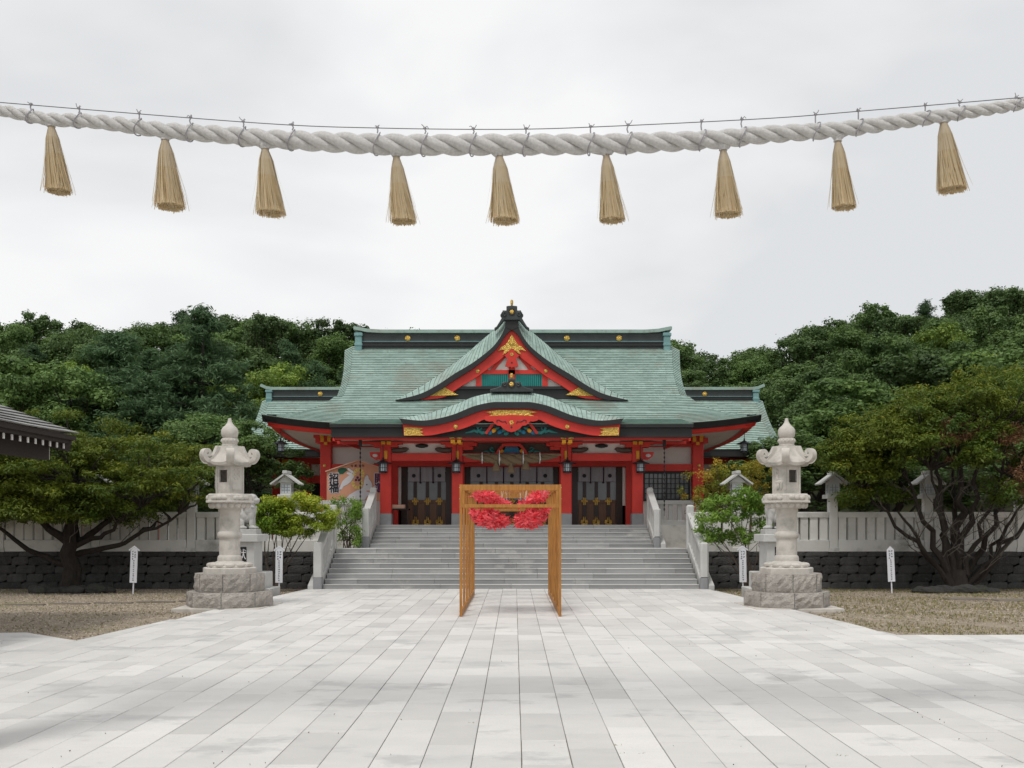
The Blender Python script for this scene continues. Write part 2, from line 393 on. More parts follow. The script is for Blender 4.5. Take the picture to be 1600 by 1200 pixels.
# ---------------------------------------------------------------- paving of long stone slabs
pav = MB()
WIDE_Y = 16.85
def left_edge(Y): return -12.4 if Y < 16.06 else lerp(-7.08, -5.98, (Y-16.06)/12.64)
def right_edge(Y): return 12.4 if Y < WIDE_Y else lerp(6.47, 5.62, (Y-WIDE_Y)/11.85)
for (ya, yb) in ((-6, 16.06), (16.06, WIDE_Y), (WIDE_Y, 28.72)):
    e = 1e-4
    pav.quad((left_edge(ya+e), ya, -.006), (right_edge(ya+e), ya, -.006), (right_edge(yb-e), yb, -.006), (left_edge(yb-e), yb, -.006))
paving = tag(pav.build('paving', 'joint'), kind='structure')
rg = random.Random(5)
slabs = []
W = .3955
for k in range(-32, 33):
    x0 = .057 + W*k
    y = 2.2 + rg.uniform(-1.2, 0)
    while y < 28.7:
        L = rg.choice((.6,.9,.9,1.2,1.2,1.5)); y2 = min(y+L, 28.7)
        if 28.7 - y2 < .3: y2 = 28.7
        # slabs end at the places where the paving changes width
        for cut in (16.06, WIDE_Y):
            if y < cut-.02 < y2-.02: y2 = cut
        xa0, xb0 = max(x0, left_edge(y+.001)), min(x0+W, right_edge(y+.001))
        xa1, xb1 = max(x0, left_edge(y2-.001)), min(x0+W, right_edge(y2-.001))
        if xb0-xa0 > .03 and xb1-xa1 > .03:
            slabs.append((xa0, xb0, xa1, xb1, y, y2, rg.gauss(.5,.27)))
        y = y2
def slab_geo(m, sl, thick=.06):
    xa0, xb0, xa1, xb1, y, y2, tn = sl; g = .0028+rg.uniform(-.0012,.0018); c = .005
    dz = rg.uniform(-.0025, .0025); tl = rg.uniform(-.0015,.0015)
    h_ = g*1.0; g += .0004; o = [(xa0+g,y+h_),(xb0-g,y+h_),(xb1-g,y2-h_),(xa1+g,y2-h_)]
    i = [(xa0+g+c,y+h_+c*.6),(xb0-g-c,y+h_+c*.6),(xb1-g-c,y2-h_-c*.6),(xa1+g+c,y2-h_-c*.6)]
    n = len(m.v); tn = min(1,max(0,tn))
    m.v += [(a,b,-.005) for a,b in o] + [(a,b,.012+dz) for a,b in o] + [(a,b,.0155+dz+(tl if q<2 else -tl)) for q,(a,b) in enumerate(i)]
    for l in (0,4):
        for q in range(4):
            r = (q+1)%4; m.face((n+l+q,n+l+r,n+l+4+r,n+l+4+q), tn)
    m.face((n+8,n+9,n+10,n+11), tn)
def slab_rank(s):
    yc = (s[4]+s[5])/2; xc = (s[0]+s[1])/2; px = VX + xc*S/yc; py = VY + H*S/yc
    inside = -30 < px < 1630 and py < 1215
    return -((s[1]-s[0])*(s[5]-s[4])/yc**3) if inside else 1
slabs.sort(key=slab_rank)
for s_ in slabs[:300]:
    m = MB(); slab_geo(m, s_); m.build('paver', 'paver', paving)
m = MB()
for s_ in slabs[300:]: slab_geo(m, s_)
tag(m.build('paver_field', 'paver', paving), kind='stuff')
# slab apron running off to the left, and worn edging strips in the beds
m = MB(); a = [(-8.5,17.25),(-7.12,16.1),(-12.4,16.1),(-12.4,16.9)]
m.prism_z([(-12.4,16.09),(-7.12,16.09),(-8.45,17.25),(-12.4,16.75)], -.03, .012, .62, .006)
tag(m.build('stone_apron', 'paver'), kind='structure')
m = MB()
for k in range(7):
    x = -13.2 + k*.95; m.cbox(x, x+.93, 23.6+.28*k, 23.78+.28*k, -.08, -.035, .01, rg.random())
tag(m.build('bed_edging', 'path_stone'), kind='structure')
m = MB()
for k in range(6):
    x = 11.2 + k*1.05; m.cbox(x, x+1.0, 25.6-.42*k, 26.05-.42*k, -.09, -.035, .02, rg.random())
tag(m.build('stepping_path', 'path_stone'), kind='structure')

# gravel and dry grass on the beds: nobody could count them
def scatter(name, mt, regions, n, fn):
    m = MB(); r = random.Random(name)
    for (x0,x1,y0,y1), cnt in zip(regions, n):
        k = 0
        while k < cnt:
            y = r.uniform(y0,y1); x = r.uniform(x0,x1)
            if left_edge(y) - .02 < x < right_edge(y) + .02: continue
            fn(m, r, x, y, bed_z(y)); k += 1
    return tag(m.build(name, mt), kind='stuff')
def chip(m, r, x, y, z):
    s_ = r.uniform(.010,.028); a = r.uniform(0,6.28); n = len(m.v)
    for q in range(3): m.v.append((x+s_*math.cos(a+q*2.09), y+s_*math.sin(a+q*2.09), z-.003))
    m.v.append((x+r.uniform(-.4,.4)*s_, y+r.uniform(-.4,.4)*s_, z+s_*r.uniform(.4,.9))); t = r.random()
    for q in ((0,1,3),(1,2,3),(2,0,3)): m.face([n+i for i in q], t)
def blade(m, r, x, y, z):
    if mnoise.noise(Vector((x*.45, y*.45, 3))) < -.05 and r.random() < .8: return
    t = r.random()
    for q in range(3):
        a = r.uniform(0,6.28); w = .006; h = r.uniform(.02,.06); bx, by = r.uniform(-.02,.02), r.uniform(-.02,.02)
        n = len(m.v); m.v += [(x+bx+w*math.cos(a),y+by+w*math.sin(a),z-.002),(x+bx-w*math.cos(a),y+by-w*math.sin(a),z-.002),(x+bx+r.uniform(-.03,.03),y+by+r.uniform(-.03,.03),z+h)]
        m.face((n,n+1,n+2), t)
regs = [(-16.5,-6,16.1,30.4),(5.6,16.5,16.9,30.4)]
scatter('gravel', 'gravel', regs, (20000, 14000), chip)
def litter(m, r, x, y, z):
    s_ = r.uniform(.015,.035); a = r.uniform(0,6.28); n = len(m.v); z += .012
    m.v += [(x+s_*math.cos(a),y+s_*math.sin(a),z+r.uniform(0,.015)),(x-s_*.45*math.sin(a),y+s_*.45*math.cos(a),z+.012),(x-s_*math.cos(a),y-s_*math.sin(a),z+r.uniform(0,.015)),(x+s_*.45*math.sin(a),y-s_*.45*math.cos(a),z)]
    m.face((n,n+1,n+2,n+3), r.random())
scatter('leaf_litter', 'litter', regs, (900, 1500), litter)
m = MB(); rr_ = random.Random(4)
for k in range(80):                      # grit and bits of leaf blown over the paving
    y = 7.5+14*rr_.random()**1.6; litter(m, rr_, rr_.uniform(-.52,.52)*y, y, .006)
for i,v in enumerate(m.v):
    c0 = m.v[i-i%4+0]; m.v[i] = (c0[0]+(v[0]-c0[0])*.28, c0[1]+(v[1]-c0[1])*.28, v[2])
tag(m.build('paving_grit','litter'), kind='stuff')
scatter('dry_grass', 'grass', regs, (2500, 14000), blade)

# ---------------------------------------------------------------- terrace and its dark block wall
XC = -.1                                   # the shrine's axis
WY = 30.6                                  # face of the retaining wall
WZ = 1.035
m = MB(); m.box(-60, -5.86, WY+.3, 60, -.2, 1.03); m.box(5.70, 60, WY+.3, 60, -.2, 1.03); m.box(-5.86, 5.70, 31.0, 60, -.2, 1.02)
tag(m.build('terrace', 'soil'), kind='structure')
def rough_block(m, x0, x1, z0, z1, yf, depth, r, tone, amp=.011):
    """split-face block: a front of uneven facets with a clean margin"""
    nx, nz = 5, 4; n = len(m.v); c = .0045
    for j in range(nz+1):
        for i in range(nx+1):
            u, v = i/nx, j/nz; edge = i in (0,nx) or j in (0,nz)
            y = yf + (.005 if edge else -r.uniform(.004, amp))
            m.v.append((lerp(x0+c,x1-c,u)+(0 if edge else r.uniform(-.02,.02)), y, lerp(z0+c,z1-c,v)))
    for j in range(nz):
        for i in range(nx):
            b = n+j*(nx+1)+i; m.face((b,b+1,b+nx+2,b+nx+1), tone)
    m.box(x0+c, x1-c, yf+.005, yf+depth, z0+c, z1-c, tone)
    for k in range(6):
        pass
def block_wall(name, label, x0, x1, seed):
    r = random.Random(seed)
    t = thing(name, label, 'wall', ((x0+x1)/2, WY, -.1))
    core = MB(); core.box(x0, x1, WY+.05, WY+.34, -.2, WZ-.01); core.build('core', 'mortar', t)
    z = -.16; row = 0
    hs = [.26,.26,.26,.26,.165]
    for h in hs:
        x = x0 - (r.uniform(.1,.5) if row % 2 else 0)
        while x < x1-.02:
            w = r.choice((.52,.6,.6,.7)) ; xe = min(x+w, x1); xs_ = max(x, x0)
            if x1-xe < .15: xe = x1
            if xe-xs_ > .04:
                b = MB(); rough_block(b, xs_, xe, z, z+h, WY, .12, r, r.random()); b.build('block', 'dark_block', t)
            x = xe
        z += h; row += 1
block_wall('block_wall', 'dark split-face block wall under the stone fence beside the maple shrub', -21.5, -5.9, 1)
block_wall('block_wall', 'dark split-face block wall under the stone fence beside the glossy green shrub', 5.74, 21.5, 2)

# ---------------------------------------------------------------- stone fences and lamp posts
FY = WY + .14
LPX = (-7.03, -9.96, -12.9, -15.85); RPX = (6.85, 9.82, 12.75, 15.6)
def fence(label, xs_, x_end, name='stone_fence'):
    xs_ = sorted(list(xs_)); lo = min(xs_[0], x_end); hi = max(xs_[-1], x_end)
    t = thing(name, label, 'fence', ((lo+hi)/2, FY, WZ))
    r = random.Random(lo)
    lo, hi = (-21.5, hi) if hi < 0 else (lo, 21.5)
    stops = sorted(set([lo, hi] + xs_))
    for a, b in zip(stops[:-1], stops[1:]):
        a2 = a + (.14 if a in xs_ else 0); b2 = b - (.14 if b in xs_ else 0)
        if b2-a2 < .2: continue
        q = MB(); q.cbox(a2, b2, FY-.13, FY+.13, WZ-.005, WZ+.36, .012, r.random()); q.build('base', 'fence_stone', t)
        q = MB(); q.cbox(a2, b2, FY-.11, FY+.11, 2.085, 2.255, .018, r.random()); q.build('rail', 'fence_stone', t)
        n = max(1, round((b2-a2)/.31)); p = (b2-a2)/n
        for k in range(n):
            q = MB(); xm = a2+p*(k+.5); q.cbox(xm-.118, xm+.118, FY-.075, FY+.075, WZ+.355, 2.09, .01, r.random()); q.build('baluster', 'fence_stone', t)
    return t
fence('weathered stone fence of upright slabs behind the spreading yew with low limbs', LPX, -5.62)
fence('weathered stone fence of upright slabs behind the yew with bare upright stems', RPX, 5.46)
def lamp_post():
    t = thing('stone_lamp_post', 'x', 'lamp post', (0,0,0))
    q = MB(); q.cbox(-.13,.13,-.13,.13,0,1.68,.015); q.cbox(-.16,.16,-.16,.16,0,.13,.01); q.build('post', 'fence_stone', t)
    q = MB(); q.cbox(-.25,.25,-.25,.25,1.64,1.76,.02); q.build('cap', 'white_stone', t)
    q = MB(); q.box(-.165,.165,-.165,.165,1.76,1.81); q.box(-.165,.165,-.165,.165,2.07,2.13)
    for sx in (-1,1):
        for sy in (-1,1): q.box(sx*.165-(.03 if sx>0 else 0), sx*.165+(.03 if sx<0 else 0), sy*.165-(.03 if sy>0 else 0), sy*.165+(.03 if sy<0 else 0), 1.81,2.07)
    hb = q.build('lamp_house', 'white_stone', t)
    for (ax, sg) in ((1,-1),(1,1),(0,-1),(0,1)):
        p = MB(); w = .135
        if ax: p.box(-w,w,sg*.145-.004,sg*.145+.004,1.81,2.07)
        else: p.box(sg*.145-.004,sg*.145+.004,-w,w,1.81,2.07)
        pn = p.build('pane', 'lamp_glass', t)
        g = MB()
        for k in (-1/3,1/3):
            if ax: g.box(w*k-.008,w*k+.008,sg*.153-.005,sg*.153+.005,1.81,2.07)
            else: g.box(sg*.153-.005,sg*.153+.005,w*k-.008,w*k+.008,1.81,2.07)
        for zz in (1.897,1.983):
            if ax: g.box(-w,w,sg*.153-.005,sg*.153+.005,zz-.008,zz+.008)
            else: g.box(sg*.153-.005,sg*.153+.005,-w,w,zz-.008,zz+.008)
        g.build('lattice', 'grey_plinth', pn)
    q = MB(); z0 = 2.13
    q.prism([(-.24,z0),(.24,z0),(.2,z0+.05),(0,z0+.24),(-.2,z0+.05)], -.2, .2)
    q.build('gable', 'white_stone', t)
    q = MB()
    for s_ in (-1,1):
        q.prism([(0,z0+.235),(s_*.44,z0-.075),(s_*.46,z0-.035),(0,z0+.30)] if s_>0 else [(0,z0+.30),(s_*.46,z0-.035),(s_*.44,z0-.075),(0,z0+.235)], -.31, .31)
    q.cbox(-.07,.07,-.33,.33,z0+.27,z0+.36,.015); q.build('roof', 'white_stone', t)
    return t
lp = lamp_post(); first = True
labs = ['stone lamp post with little gabled roof above the yellow-green maple shrub', 'stone lamp post in the fence beside the left-hand stone lantern, half hidden by yew foliage',
        'stone lamp post standing behind the trunk of the low spreading yew', 'stone lamp post at the far outer end of the fence behind the low spreading yew',
        'stone lamp post with gabled roof rising above the glossy green shrub', 'stone lamp post just outside the right-hand lantern, dark conifers behind',
        'stone lamp post standing behind the bare stems of the upright yew', 'stone lamp post at the outer end of the fence beyond the upright yew']
labs[1] = 'stone lamp post in the fence between the low spreading yew and a tall stone lantern'
labs[5] = 'stone lamp post in the fence between a tall stone lantern and the upright yew'
for X, lab in zip(LPX+RPX, labs):
    t = lp if first else copy_tree(lp); first = False
    t.location = (X, FY, WZ-.004); tag(t, lab, 'lamp post', 'lamp posts along the stone fence')

# ---------------------------------------------------------------- staircase
R1, R2, T = .14, .122, .30
st = thing('stone_staircase', 'broad grey stone staircase of two flights leading up to the red shrine', 'stairs', (XC, 28.7, 0))
r = random.Random(9)
def course(x0, x1, y0, y1, z0, z1, L=2.05):
    x = x0; first_ = True
    while x < x1-.01:
        w = r.uniform(.35,1)*L if first_ else L*r.choice((1,1,.8,1.1)); xe = x+w
        if x1-xe < .5: xe = x1
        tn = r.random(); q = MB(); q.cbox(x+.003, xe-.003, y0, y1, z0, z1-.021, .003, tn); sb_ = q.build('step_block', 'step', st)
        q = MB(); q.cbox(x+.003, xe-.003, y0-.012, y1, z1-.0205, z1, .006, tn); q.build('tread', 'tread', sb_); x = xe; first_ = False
for k in range(8):
    y = 28.7+T*k; course(XC-5.43, XC+5.43, y, y+T+.05 if k < 7 else y+.42, R1*k-(.02 if k else .1), R1*(k+1))
LZ = 8*R1
q = MB()
for i in range(9):
    for j in range(2): q.cbox(XC-5.43+i*1.207+.003, XC-5.43+(i+1)*1.207-.003, 31.225+j*.55, 31.225+(j+1)*.55-.006, LZ-.15, LZ-.001, .006, r.random())
q.build('landing', 'tread', st)
for k in range(6):
    y = 32.3+.32*k; course(XC-4.6, XC+4.6, y, y+.36 if k<5 else y+.5, LZ+R2*k-(.15 if k==0 else .02), LZ+R2*(k+1))
PZ = LZ+6*R2          # podium floor, 1.852
def balustrade(side, Xi, foot_y, top_y, z0, z1, nb, label, rnd, pw=.235, ph=1.36):
    """sloping stone balustrade: foot post, top post, rail, curb and uprights"""
    s_ = side; xc = Xi + s_*pw*.55
    t = thing('stone_balustrade', label, 'balustrade', (xc, foot_y, z0))
    c = .05 if rnd else .018
    for (y, z, nm) in ((foot_y, z0, 'foot_post'), (top_y, z1, 'top_post')):
        q = MB(); q.cbox(xc-pw/2, xc+pw/2, y-pw/2, y+pw/2, z+.36 if nm=='foot_post' else z-.1, z+ph, c); q.build(nm, 'white_stone', t)
        if nm == 'foot_post':
            q = MB(); q.cbox(xc-pw/2-.004, xc+pw/2+.004, y-pw/2-.004, y+pw/2+.004, z-.05, z+.36, c); q.build('post_base', 'grey_plinth', t)
    a, b = foot_y+pw/2, top_y-pw/2; sl = (z1-z0)/(top_y-foot_y)
    za = z0+sl*(a-foot_y)
    def sloped(nm, zlo, zhi, w, ya=a, yb=b, off=0):
        q = MB(); n = len(q.v); x0, x1 = xc-w/2+off, xc+w/2+off
        zb = sl*(yb-ya); zs = z0+sl*(ya-foot_y)
        q.v += [(x0,ya,zs+zlo),(x1,ya,zs+zlo),(x1,yb,zs+zb+zlo),(x0,yb,zs+zb+zlo),(x0,ya,zs+zhi),(x1,ya,zs+zhi),(x1,yb,zs+zb+zhi),(x0,yb,zs+zb+zhi)]
        for f in ((0,3,2,1),(4,5,6,7),(0,1,5,4),(1,2,6,5),(2,3,7,6),(3,0,4,7)): q.face([n+i for i in f])
        o = q.build(nm, 'white_stone', t)
        bv = o.modifiers.new('bevel','BEVEL'); bv.width = .014; bv.segments = 2
    sloped('rail', 1.02, 1.17, .22)
    sloped('curb', -.25, .24, .19)
    for k in range(nb):
        y = lerp(a, b, (k+.5)/nb); z = z0+sl*(y-foot_y)
        q = MB(); q.cbox(xc-.045, xc+.045, y-.034, y+.034, z+.2, z+1.07, .008); q.build('baluster', 'white_stone', t)
    # outer buttress running down beside the foot post
    q = MB(); q.prism_z([(xc+s_*pw*.5+min(0,s_*.16), foot_y-.1),(xc+s_*pw*.5+max(0,s_*.16), foot_y-.1),(xc+s_*pw*.5+max(0,s_*.16), foot_y+.9),(xc+s_*pw*.5+min(0,s_*.16), foot_y+.9)], z0-.05, z0+.12)
    n = len(q.v)
    for i in range(4, 8):
        x,y,z = q.v[i]; q.v[i] = (x, y, z0+.12+ (0 if y < foot_y else .42))
    q.build('buttress', 'white_stone', t)
balustrade(-1, XC-5.43, 28.66, 30.95, 0, LZ, 9, 'white stone balustrade with square posts on the lower flight, beside the maple shrub', False)
balustrade( 1, XC+5.43, 28.66, 30.95, 0, LZ, 9, 'white stone balustrade with rounded posts on the lower flight, beside the glossy green shrub', True)
balustrade(-1, XC-4.6, 32.25, 33.95, LZ, PZ, 7, 'white stone balustrade with square posts on the upper flight, below the rabbit plaque', False, .215, 1.28)
balustrade( 1, XC+4.6, 32.25, 33.95, LZ, PZ, 7, 'white stone balustrade with rounded posts on the upper flight, below the lattice window', True, .215, 1.28)

# ---------------------------------------------------------------- stone lanterns
def ngon(c, rad, n, a0):
    return [(c[0]+rad*math.sin(a0+2*math.pi*k/n), c[1]-rad*math.cos(a0+2*math.pi*k/n)) for k in range(n)]
def stone_lantern(label, X, turn, rel, seed):
    Y = 22.7; r = random.Random(seed); u = Y/S
    t = thing('stone_lantern', label, 'stone lantern', (X, Y, 0), 0, 'tall stone lanterns flanking the paving')
    c = (X, Y); zz = lambda py: ZY(py, Y)
    A6 = math.radians(17*turn); A8 = math.radians(5*turn)
    q = MB(); q.prism_z([(X-1.0*turn*1.0-.02,Y-.93),(X+.9,Y-.93),(X+1.0,Y+.9),(X-1.05,Y+.9)] if turn>0 else [(X-.9,Y-.93),(X+1.02,Y-.93),(X+1.05,Y+.9),(X-1.0,Y+.9)], -.05, .035, .5, .012); q.build('ground_slab', 'granite', t)
    # two tiers of rough split blocks
    for (pa, pb, rad) in ((951.5,923,66),(923,895,53.5)):
        pts = ngon(c, rad*u, 8, A8); z0, z1 = zz(pa), zz(pb)
        if pa > 950: z0 = .035
        for k in range(8):
            a, b = Vector((*pts[k],0)), Vector((*pts[(k+1)%8],0)); cen = Vector((X,Y,0))
            out = ((a+b)/2-cen).normalized(); q = MB(); nx, nz = 7, 4; ed = (b-a).normalized()*.006; n = len(q.v)
            for j in range(nz+1):
                for i in range(nx+1):
                    e = i in (0,nx) or j in (0,nz)
                    p = (a+ed).lerp(b-ed, i/nx) + out*(0 if e else r.uniform(.004,.05)); q.v.append((p.x,p.y,lerp(z0+.004,z1,j/nz)+(0 if e else r.uniform(-.02,.02))))
            tn = r.random()
            for j in range(nz):
                for i in range(nx): m0 = n+j*(nx+1)+i; q.face((m0,m0+1,m0+nx+2,m0+nx+1), tn)
            # top and inner faces
            ai, bi = cen+(a-cen)*.35, cen+(b-cen)*.35; n2 = len(q.v)
            q.v += [(*(a+ed)[:2],z1),(*(b-ed)[:2],z1),(*bi[:2],z1),(*ai[:2],z1)]; q.face((n2,n2+1,n2+2,n2+3), tn)
            o = q.build('plinth_block', 'rough_granite', t)
    q = MB(); q.prism_z(ngon(c, 41*u, 8, A8), zz(895.5), zz(886), .5, .02); q.build('plinth_slab', 'granite', t)
    # lotus foot with petals
    q = MB(); q.lathe([(33*u,zz(886)),(33*u,zz(884)),(27*u,zz(880)),(20*u,zz(877)),(18*u,zz(876))], 24, (X,Y,0))
    for k in range(12):
        a = A6+2*math.pi*k/12; q.ell((X+28.5*u*math.sin(a), Y-28.5*u*math.cos(a), zz(882.5)), (.125,.10,.062), 8, 5, Matrix.Rotation(a,3,'Z'))
    q.build('lotus_foot', 'granite', t, True)
    q = MB(); q.lathe([(18.5*u,zz(877)),(18.8*u,zz(873)),(18*u,zz(869)),(16*u,zz(867)),(15.6*u,zz(842)),(18*u,zz(840)),(19*u,zz(836)),(18*u,zz(832)),(15.6*u,zz(830)),(15.8*u,zz(802)),(17.5*u,zz(800)),(17.5*u,zz(795))], 28, (X,Y,0))
    q.build('shaft', 'granite', t, True)
    # middle platform: lotus bowl and carved hexagonal slab
    q = MB(); q.lathe([(17*u,zz(795.5)),(22*u,zz(794)),(29*u,zz(790)),(31*u,zz(786))], 24, (X,Y,0))
    for k in range(18):
        a = 2*math.pi*k/18; q.ell((X+28.5*u*math.sin(a), Y-28.5*u*math.cos(a), zz(789.5)), (.078,.062,.078), 8, 5, Matrix.Rotation(a,3,'Z'))
    q.build('lotus_bowl', 'granite', t, True)
    q = MB(); q.prism_z(ngon(c, 38*u, 6, A6), zz(786), zz(772), .5, .03)
    q.prism_z(ngon(c, 41*u, 6, A6), zz(785.5), zz(782.5), .5, .006); pl = q.build('platform', 'granite', t)
    P6 = ngon(c, 38*u, 6, A6); q = MB()
    for k in range(6):
        a, b = Vector((*P6[k],0)), Vector((*P6[(k+1)%6],0)); o = ((a+b)/2-Vector((X,Y,0))).normalized(); ang = math.atan2((b-a).y,(b-a).x)
        for f in (.28,.5,.72):
            p = a.lerp(b,f); q.ell((p.x,p.y,zz(778)+r.uniform(-.01,.01)), (.085,.045,.06), 8, 5, Matrix.Rotation(ang,3,'Z'))
    q.build('carving', 'granite', pl, True)
    # fire box: six walls, the front one pierced by a window
    P = ngon(c, 23.5*u, 6, A6); z0, z1 = zz(772), zz(728)
    fb = MB(); 
    win = 5 if turn > 0 else 0
    for k in range(6):
        a, b = Vector((*P[k],0)), Vector((*P[(k+1)%6],0)); cen = Vector((X,Y,0))
        o = ((a+b)/2-cen).normalized(); th = .06
        def wallpiece(f0, f1, za, zb, dep=th, out=0.0, m=fb):
            p0, p1 = a.lerp(b,f0)+o*out, a.lerp(b,f1)+o*out; q0, q1 = p0-o*dep, p1-o*dep; n = len(m.v)
            m.v += [(*p0[:2],za),(*p1[:2],za),(*q1[:2],za),(*q0[:2],za),(*p0[:2],zb),(*p1[:2],zb),(*q1[:2],zb),(*q0[:2],zb)]
            for f in ((0,3,2,1),(4,5,6,7),(0,1,5,4),(1,2,6,5),(2,3,7,6),(3,0,4,7)): m.face([n+i for i in f])
        h = z1-z0
        if k in (win, (win+3)%6):
            wallpiece(0,.22,z0,z1); wallpiece(.78,1,z0,z1); wallpiece(.22,.78,z0,z0+.40*h); wallpiece(.22,.78,z0+.84*h,z1)
        else: wallpiece(0,1,z0,z1)
        wallpiece(0,.09,z0,z1,.01,.012); wallpiece(.91,1,z0,z1,.01,.012)
        wallpiece(.09,.91,z0,z0+.05*h,.01,.012); wallpiece(.09,.91,z1-.05*h,z1,.01,.012)
        if k == (win+1)%6 and turn > 0 or (turn < 0 and k == (win+1)%6):
            for i in range(5):
                for j in range(5):
                    f = .2+.12*i; zc = z0+h*(.5+.08*j)
                    if (i+j) % 2: wallpiece(f,f+.1,zc,zc+.055*h,.015,.014)
            wallpiece(.15,.85,z0+.14*h,z0+.36*h,.01,.012)
        if k == (win-1)%6:          # relief of a standing deer
            dm = MB()
            for (f,v,rx,rz) in ((.5,.42,.10,.05),(.34,.56,.045,.07),(.28,.66,.05,.035),(.36,.27,.022,.10),(.62,.27,.022,.10),(.45,.27,.02,.09),(.68,.30,.02,.10),(.30,.80,.014,.06),(.38,.8,.014,.06)):
                p = a.lerp(b,f)+o*.005; dm.ell((p.x,p.y,z0+v*h), (rx,.025,rz), 8, 5, Matrix.Rotation(math.atan2((b-a).y,(b-a).x),3,'Z'))
            dm.build('deer_relief', 'granite', t, True)
    fb.prism_z(ngon(c, 21*u, 6, A6), z0-.001, z0+.03); fb.prism_z(ngon(c, 22*u, 6, A6), z1-.03, z1)
    fb.build('fire_box', 'granite', t)
    # six-sided roof sweeping up to scrolls at the corners
    rf = MB(); NS = 8; prof = [(19,697.5,0),(19.5,701,0),(22,706,0),(26,712,0),(31.5,718,.0),(36,721.5,.5),(37.5,724,1),(36,728.5,1),(30,729.5,.6),(22,729,0)]
    rows = []
    for (rad, py, up) in prof:
        row = []
        for k in range(6):
            for i in range(NS):
                a0 = A6 + 2*math.pi*k/6; a1 = a0 + 2*math.pi/6
                f = i/NS; p0 = Vector((math.sin(a0),-math.cos(a0),0)); p1 = Vector((math.sin(a1),-math.cos(a1),0))
                d = p0.lerp(p1, f); cf = abs(2*f-1)**3
                rr = rad*u*(1+.13*cf*(1 if rad > 30 else rad/60))
                row.append(len(rf.v)); rf.v.append((X+d.x*rr, Y+d.y*rr, zz(py)+cf*.055*up+cf*.04*(rad>25)))
        rows.append(row)
    M_ = 6*NS
    for i in range(len(rows)-1):
        for k in range(M_): j = (k+1)%M_; rf.face((rows[i][k],rows[i+1][k],rows[i+1][j],rows[i][j]))
    rf.face(list(reversed(rows[0]))); rf.face(rows[-1])
    ro = rf.build('roof', 'granite', t, True)
    for k in range(6):
        a0 = A6+2*math.pi*k/6; d = Vector((math.sin(a0),-math.cos(a0),0)); sd = Vector((d.y,-d.x,0))
        path = []
        for (rad, py) in ((20,699),(22.5,705),(26,711.5),(31,717.5),(36,721),(41,720),(44.5,716),(45.5,711.5),(43.5,707),(39.5,706),(37,709),(37.5,712.5),(40,713.5),(41.5,711.5)):
            path.append(Vector((X,Y,0)) + d*rad*u + Vector((0,0,zz(py))))
        P_ = smoothpts(path, 34); q = MB(); n = 34
        for i, p in enumerate(P_):          # flat ribbon rolled into a scroll
            w = .085 if i > 12 else lerp(.05,.085,i/12); th = .05 if i < 22 else lerp(.05,.02,(i-22)/12)
            tg = (P_[min(i+1,n)]-P_[max(i-1,0)]).normalized(); nr = sd.cross(tg)
            for (e,g) in ((-1,-1),(1,-1),(1,1),(-1,1)): q.v.append(tuple(p+sd*(e*w)+nr*(g*th)))
        for i in range(n):
            for e in range(4): f = (e+1)%4; q.face((i*4+e,i*4+f,i*4+4+f,i*4+4+e))
        q.face((3,2,1,0)); q.face([n*4+e for e in range(4)])
        o = q.build('corner_scroll', 'granite', ro); fix_normals(o)
        bv = o.modifiers.new('bevel','BEVEL'); bv.width = .018; bv.segments = 2; bv.limit_method = 'ANGLE'
    q = MB(); q.lathe([(12*u,zz(698)),(12.5*u,zz(695.5)),(11*u,zz(694.5)),(12.2*u,zz(692)),(13.2*u,zz(689)),(12.2*u,zz(685.5)),(10*u,zz(684.5))], 24, (X,Y,0))
    for k in range(14):
        a = 2*math.pi*k/14; q.ell((X+12.6*u*math.sin(a),Y-12.6*u*math.cos(a),zz(689)), (.03,.02,.035), 6, 4, Matrix.Rotation(a,3,'Z'))
    q.build('finial_ring', 'granite', t, True)
    q = MB(); q.lathe([(9.5*u,zz(685)),(12*u,zz(682.5)),(13.2*u,zz(677)),(12.9*u,zz(672)),(10.5*u,zz(668)),(6.5*u,zz(664.5)),(3.6*u,zz(660)),(2.6*u,zz(656)),(2.6*u,zz(654.3)),(1.2*u,zz(653.6))], 24, (X,Y,0))
    q.build('finial', 'granite', t, True)
    return t
stone_lantern('tall pale stone lantern on the maple shrub side, its fire box window turned outward', XP(359,22.7), 1, 'deer', 3)
stone_lantern('tall pale stone lantern on the glossy green shrub side, a deer relief facing the path', XP(1229,22.7), -1, 'deer', 4)

# ---------------------------------------------------------------- guardian lion-dogs on pedestals
def text_mesh(txt, size, m, bold=0.0):
    cu = bpy.data.curves.new('glyph', 'FONT'); cu.body = txt; cu.size = size; cu.align_x = 'CENTER'; cu.align_y = 'CENTER'; cu.extrude = .004; cu.resolution_u = 2; cu.offset = bold
    o = bpy.data.objects.new('glyph', cu); C.objects.link(o)
    dg = bpy.context.evaluated_depsgraph_get(); me = bpy.data.meshes.new_from_object(o.evaluated_get(dg))
    bpy.data.objects.remove(o); bpy.data.curves.remove(cu)
    me.materials.clear(); me.materials.append(MAT[m]); return me
def glyph(txt, size, m, parent, loc, name='lettering', bold=0.0):
    me = text_mesh(txt, size, m, bold); me.transform(Matrix.Rotation(math.pi/2, 4, 'X'))
    off = Vector((0,0,0)); q = parent
    while q is not None: off += q.location; q = q.parent
    me.transform(Matrix.Translation(Vector(loc)-off))
    o = bpy.data.objects.new(name, me); C.objects.link(o); o.parent = parent
    return o
